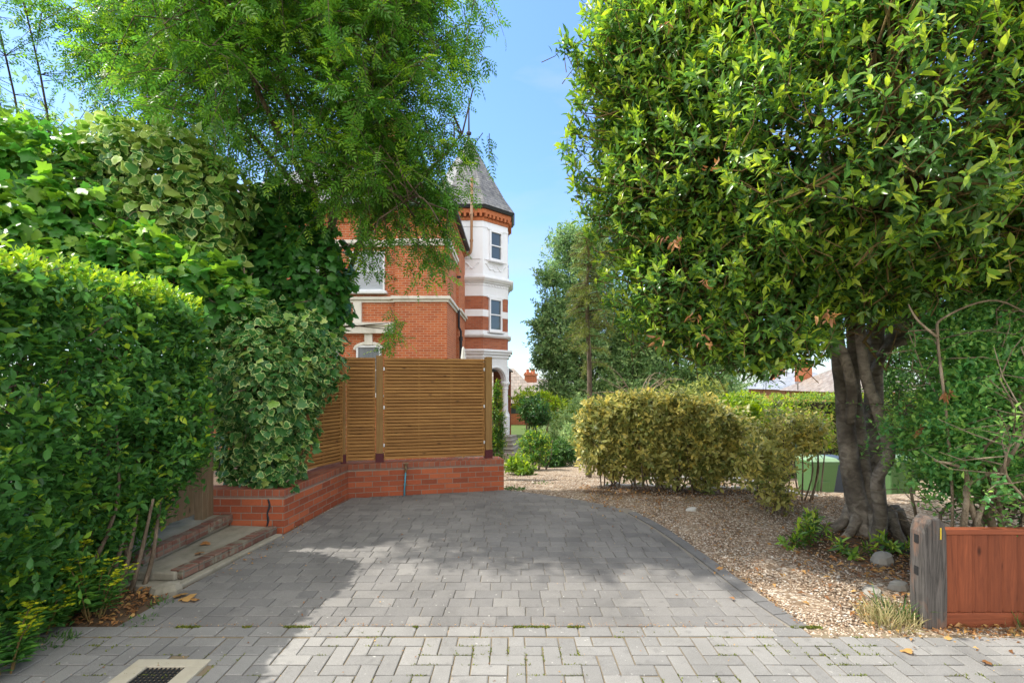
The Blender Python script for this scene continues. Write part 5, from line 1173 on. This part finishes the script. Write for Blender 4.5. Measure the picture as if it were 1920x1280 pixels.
# ---------------------------------------------------------------- ground-level plants
def spurge(loc, n, h, label, s=1.):
    t = empty('spurge_plant', (loc[0], loc[1], 0), 0, label, 'plant', 'spurges along the foot of the hedge'); lv = LV(); fl = LV(); mb = MB()
    for i in range(n):
        a = random.random() * 6.28; e = Vector((math.cos(a) * random.uniform(.05, .24) * s, math.sin(a) * random.uniform(.05, .22) * s, h * random.uniform(.6, 1.05))); b = Vector((e.x * .25, e.y * .25, 0)); q = spline([b, (b + e) / 2 + Vector((0, 0, .06)), e], 4)
        mb.tube(q, lerp_r([.005, .003], len(q)), 4, None, False); k = 26; u = np.linspace(.25, .97, k); P = np.array([tuple(b.lerp(e, v)) for v in u]); az = np.arange(k) * 2.4
        lv.add(P, np.stack([np.cos(az), np.sin(az), .35 + 0 * az], 1), UP + RNG.normal(size=(k, 3)) * .2, .098 * s * (1.15 - .4 * u), .25 + .45 * RNG.random(k))
        for c in range(9):
            o = RNG.normal(size=3) * np.array([.028, .028, .012]) * s; p = np.array(e) + o; kk = 5; az = RNG.random(kk) * 6.28; fl.add(np.tile(p, (kk, 1)), np.stack([np.cos(az), np.sin(az), .3 + .2 * RNG.random(kk)], 1), UP + RNG.normal(size=(kk, 3)) * .2, .024 * s, RNG.random(kk))
    mb.build('stems', M['twig_green'], t, smooth=True); lv.build('leaves', T_leaf(.26, .06, .15), M['hedge_leaf'], t); fl.build('flowers', T_diamond(.8, .05), M['spurge_flower'], t)
spurge((-2.86, 3.5), 13, .42, 'yellow-flowered spurge nearest the grating under the hedge')
spurge((-3.12, 3.62), 13, .6, 'taller spurge with yellow-green flowers against the hedge stems')
spurge((-3.28, 3.38), 15, .42, 'spurge with yellow-green flower heads at the left edge above the paving')
spurge((-3.28, 3.9), 6, 1.02, 'spurge whose flower heads rise up the face of the hedge at the left edge', 1.)
spurge((-2.78, 2.8), 8, .3, 'small spurge cut by the left edge of the photo, on the paving')
spurge((-3.0, 3.25), 10, .3, 'low spurge spilling onto the paving at the left')
def tuft(loc, n, h, spread, mat, label, cat='grass tuft', name='grass_tuft', group=None, tm=None):
    flat = .3 if name == 'weed_plant' else 1.; h = h * (.55 if flat < 1 else 1)
    t = empty(name, (loc[0], loc[1], gz(*loc)), 0, label, cat, group); lv = LV(); r = RNG.random(n) ** .5 * spread; a = RNG.random(n) * 6.28
    P = np.stack([r * np.cos(a), r * np.sin(a), 0 * a], 1); D = np.stack([np.cos(a) * .7 * RNG.random(n), np.sin(a) * .7 * RNG.random(n), np.ones(n) * flat], 1) + RNG.normal(size=(n, 3)) * (.2 if flat == 1 else .35)
    lv.add(P, D, rdir(n), h * RNG.uniform(.4, 1.1, n), RNG.random(n)); lv.build('blades', tm or T_leaf(.05, .01, .35), M[mat], t)
tuft((2.52, 3.42), 330, .15, .16, 'dry_grass', 'dry straw-coloured grass tuft on the gravel at the foot of the timber post')
tuft((2.62, 3.5), 60, .2, .1, 'weed', 'green grass stalks beside the timber post')
tuft((3.45, 3.3), 200, .07, .3, 'dry_grass', 'dry grass and litter along the base of the red fence')
tuft((3.35, 3.31), 50, .13, .05, 'weed', 'single green tuft growing at the base of the red fence')
tuft((-2.83, 3.17), 200, .1, .1, 'weed', 'small dark weed growing between pavers at the left', 'weed', 'weed_plant', None, T_leaf(.2, .05, .3))
tuft((-2.5, 3.45), 120, .07, .09, 'weed', 'little green weed at the edge of the soil bed', 'weed', 'weed_plant', None, T_leaf(.25, .05, .3))
tuft((-2.55, 3.72), 60, .09, .08, 'weed', 'pale weed in the leaf litter near the broken masonry', 'weed', 'weed_plant', None, T_leaf(.2, .05, .3))
tuft((.05, 7.75), 90, .14, .14, 'weed', 'weeds at the right end of the low brick wall', 'weed', 'weed_plant', None, T_leaf(.25, .05, .3))
tuft((.55, 8.6), 60, .1, .16, 'weed', 'weeds in the gravel before the low leafy plant', 'weed', 'weed_plant', None, T_leaf(.25, .05, .3))
tuft((1.0, 7.2), 70, .05, .2, 'weed', 'thin weeds at the far edge of the drive', 'weed', 'weed_plant', None, T_leaf(.2, .05, .3))
def seedling(loc, n, h, label):
    g = gz(*loc); t = empty('laurel_seedling', (loc[0], loc[1], g), 0, label, 'plant', 'seedlings round the foot of the evergreen'); lv = LV(); mb = MB(); P = []; D = []
    for i in range(n):
        a = random.random() * 6.28; e = Vector((math.cos(a) * random.uniform(.02, .2), math.sin(a) * random.uniform(.02, .18), h * random.uniform(.35, 1))); b = Vector((e.x * .2, e.y * .2, 0)); mb.tube([b, (b + e) / 2 + Vector((.01, 0, .02)), e], [.005, .004, .003], 4, None, False)
        for u in (1, .72): P.append(b.lerp(e, u)); D.append((e - b).normalized())
    shoots(lv, np.array([tuple(p) for p in P]), np.array([tuple(d) for d in D]), 9, .085, .012, 25, 90, .55, .4, (.3, .75)); mb.build('stems', M['twig_green'], t, smooth=True); lv.build('leaves', T_leaf(.32, .07, .15), M['bay_leaf'], t)
seedling((2.95, 5.1), 9, .32, 'bushy bright seedling left of the evergreen trunk, nearest the drive')
seedling((3.2, 5.4), 7, .38, 'thin upright seedling in front of the green bin')
seedling((3.15, 4.75), 6, .17, 'low seedling in the leaf litter before the trunk')
seedling((3.65, 4.85), 5, .16, 'small sprout against the front of the evergreen trunk')
seedling((3.95, 4.8), 6, .18, 'small sprout between the trunk and the timber post')
seedling((2.75, 5.0), 5, .18, 'tiny seedling at the gravel edge, left of the bushy one')

# ---------------------------------------------------------------- leaf litter, moss in the joints, a few big fallen leaves
def litter(n, region, size, tone=(0, 1)):
    P = np.array([region() for _ in range(n)]); Z = np.array([gz(x, y) for x, y in P]); return np.column_stack([P, Z + .018 + RNG.random(n) * .012])
lv = LV()
def add_lit(n, reg, s0, s1):
    P = litter(n, reg, s0); D = RNG.normal(size=(n, 3)); D[:, 2] *= .15; lv.add(P, D, UP + RNG.normal(size=(n, 3)) * .35, RNG.uniform(s0, s1, n), RNG.random(n))
add_lit(1100, lambda: (random.gauss(3.6, .6), random.gauss(4.6, .5)), .02, .075)
add_lit(420, lambda: (random.uniform(2.3, 3.9), random.gauss(3.55, .18)), .015, .06)
add_lit(300, lambda: (random.uniform(2.7, 4.2), random.gauss(3.28, .035)), .012, .045)
add_lit(500, lambda: (random.uniform(-3.3, -2.6), random.uniform(3.35, 4.0)), .02, .06)
add_lit(130, lambda: (random.gauss(-2.38, .05), random.uniform(4.2, 7.0)), .012, .035)
add_lit(70, lambda: (random.uniform(-2.95, -2.55), random.uniform(5.2, 5.4)), .02, .05)
add_lit(130, lambda: (random.uniform(-2.3, 1.8), random.uniform(3.4, 7.4)), .008, .03)
add_lit(200, lambda: (random.uniform(-3, 4), random.uniform(1.9, 3.3)), .006, .02)
add_lit(420, lambda: (random.uniform(-2.4, 2.2), random.gauss(3.365, .012)), .005, .016)
add_lit(160, lambda: (1.93 - .02 * random.random() - .03 * random.random(), random.uniform(3.4, 4.2)), .006, .02)
add_lit(1500, lambda: (random.uniform(1.0, 4.3), random.gauss(7.3, .55)), .015, .055)
add_lit(500, lambda: (random.uniform(1.7, 3.4), random.uniform(4.2, 7.0)), .012, .04)
tag(lv.build('leaf_litter', T_small(.5, .12, .2), M['dry_leaf']), kind='stuff')
lv = LV(); k = 8000; P = []
while len(P) < k:
    r = random.random()
    if r < .45: x = random.uniform(-2.2, 2.3); y = 3.355 + random.gauss(0, .006); c = math.sin(3.1 * x + 1) + math.sin(7.7 * x) + math.sin(17 * x)
    elif r < .75: y = 1.35 + .104 * random.randrange(8, 19) + random.gauss(0, .004); x = random.uniform(-2.6, 3); c = math.sin(2.9 * x + 5 * y) + math.sin(8 * x - 9 * y) + math.sin(21 * x)
    else: x = -4.6 + .104 * random.randrange(20, 70) + random.gauss(0, .004); y = random.uniform(1.9, 3.3); c = math.sin(3 * x + 11 * y) + math.sin(9 * y - 4 * x) + .8 * math.sin(19 * y)
    if c > 1.1: P.append((x, y, .008))
P = np.array(P); lv.add(P, rdir(k) + UP * 1.2, rdir(k), RNG.uniform(.006, .018, k), RNG.random(k)); tag(lv.build('joint_moss', T_diamond(.5), M['moss']), kind='stuff')
for (x, y), s, rz_, lab in (((2.32, 3.03), .07, .4, 'orange-brown maple leaf lying on the pale pavers by the gravel'), ((2.72, 2.9), .06, 2.2, 'curled brown leaf on the pavers below the timber post'), ((-2.42, 3.74), .12, 1.1, 'large curled tan leaf on the soil near the steps'), ((-2.3, 3.75), .07, 2.9, 'small brown leaf on the drive edge by the steps'), ((-2.52, 3.82), .1, .3, 'brown dry leaf against the broken masonry'), ((-2.85, 4.75), .09, 1.9, 'yellow-tan leaf on the lower step'), ((-2.78, 4.5), .08, .2, 'brown leaf at the middle of the lower step'), ((3.1, 2.95), .06, .9, 'yellowed leaf flat on the pavers below the red fence')):
    lv = LV(); lv.add([(0, 0, .012)], [(math.cos(rz_), math.sin(rz_), .18)], [(0, .25, 1)], s, .45 + .4 * random.random()); o = lv.build('fallen_leaf', T_ivy(.9), M['dry_leaf']); o.location = (x, y, .012 if x > -2.6 else .1); tag(o, lab, 'leaf', 'big fallen leaves')
# ================================================================ camera, sun, sky
cam = bpy.data.cameras.new('camera'); co = bpy.data.objects.new('camera', cam); COL.objects.link(co); SC.camera = co
co.location = (0, 0, H); co.rotation_euler = (R(90), 0, 0); cam.sensor_width = 36; cam.lens = 18; cam.shift_y = 75 / 1920; cam.clip_end = 3000; cam.clip_start = .05
SUN = Vector((-.55, .1, .83)).normalized()
ld = bpy.data.lights.new('sun', 'SUN'); ld.energy = 2.0; ld.angle = R(.6); ld.color = (1, .95, .87)
lo_ = bpy.data.objects.new('sun', ld); COL.objects.link(lo_); lo_.rotation_euler = SUN.to_track_quat('Z', 'Y').to_euler(); lo_.location = (-8, -6, 14)
w = bpy.data.worlds.new('World'); SC.world = w; w.use_nodes = True; nt = w.node_tree; nt.nodes.clear()
out = nt.nodes.new('ShaderNodeOutputWorld'); bg = nt.nodes.new('ShaderNodeBackground'); bg.inputs[1].default_value = .15
sky = nt.nodes.new('ShaderNodeTexSky'); sky.sky_type = 'NISHITA'; sky.sun_disc = False; sky.sun_elevation = math.asin(SUN.z); sky.sun_rotation = math.atan2(SUN.x, SUN.y); sky.air_density = 1.0; sky.dust_density = .35; sky.ozone_density = 2.2
tc = nt.nodes.new('ShaderNodeTexCoord'); mp = nt.nodes.new('ShaderNodeMapping'); mp.inputs['Scale'].default_value = (1.3, 1.3, 4.2)
nz = nt.nodes.new('ShaderNodeTexNoise'); nz.inputs['Scale'].default_value = 1.9; nz.inputs['Detail'].default_value = 6; nz.inputs['Roughness'].default_value = .5; nz.inputs['Distortion'].default_value = .4
rp = nt.nodes.new('ShaderNodeValToRGB'); rp.color_ramp.elements[0].position = .46; rp.color_ramp.elements[0].color = (0, 0, 0, 1); rp.color_ramp.elements[1].position = .78; rp.color_ramp.elements[1].color = (.6, .6, .6, 1)
mx = nt.nodes.new('ShaderNodeMix'); mx.data_type = 'RGBA'; mx.inputs[7].default_value = (1.6, 1.75, 1.9, 1)
L = nt.links.new
# clear blue ahead; unseen bright fill added overhead and behind the camera to lift shade
def mathn(op, a, b=0.):
    x = nt.nodes.new('ShaderNodeMath'); x.operation = op
    for i, v in enumerate((a, b)):
        if isinstance(v, (int, float)): x.inputs[i].default_value = v
        else: L(v, x.inputs[i])
    return x.outputs[0]
def srange(v, lo, hi):
    x = nt.nodes.new('ShaderNodeMapRange'); x.interpolation_type = 'SMOOTHSTEP'; L(v, x.inputs[0]); x.inputs[1].default_value = lo; x.inputs[2].default_value = hi; return x.outputs[0]
sx = nt.nodes.new('ShaderNodeSeparateXYZ'); L(tc.outputs['Generated'], sx.inputs[0])
gr = nt.nodes.new('ShaderNodeValToRGB'); e = gr.color_ramp.elements; e[0].position = 0; e[0].color = (.35, .41, .5, 1); e[1].position = .6; e[1].color = (.5, .6, .72, 1)
k = e.new(.3); k.color = (.45, .54, .64, 1)
L(sx.outputs[2], gr.inputs[0])
mu = nt.nodes.new('ShaderNodeMix'); mu.data_type = 'RGBA'; mu.blend_type = 'MULTIPLY'; mu.inputs[0].default_value = 1
L(sky.outputs[0], mu.inputs[6]); L(gr.outputs[0], mu.inputs[7])
L(tc.outputs['Generated'], mp.inputs[0]); L(mp.outputs[0], nz.inputs['Vector']); L(nz.outputs[0], rp.inputs[0]); L(rp.outputs[0], mx.inputs[0]); L(mu.outputs[2], mx.inputs[6])
sky_fill = mathn('MAXIMUM', srange(sx.outputs[2], .63, .8), srange(mathn('MULTIPLY', sx.outputs[1], -1.), .05, .55))
sky_fill = mathn('MULTIPLY', sky_fill, mathn('ADD', mathn('MULTIPLY', nz.outputs[0], .6), .65))
vm = nt.nodes.new('ShaderNodeMix'); vm.data_type = 'RGBA'; L(sky_fill, vm.inputs[0]); L(mx.outputs[2], vm.inputs[6]); vm.inputs[7].default_value = (4.9, 4.8, 4.7, 1)
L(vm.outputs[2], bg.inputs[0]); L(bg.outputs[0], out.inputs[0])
vs = SC.view_settings; vs.view_transform = 'Standard'; vs.look = 'None'; vs.gamma = 1; vs.exposure = 1.8; vs.use_curve_mapping = False
SC.render.engine = 'CYCLES'; cy = SC.cycles; cy.max_bounces = 8; cy.diffuse_bounces = 3; cy.glossy_bounces = 3; cy.transmission_bounces = 6; cy.sample_clamp_indirect = 6; cy.use_denoising = True
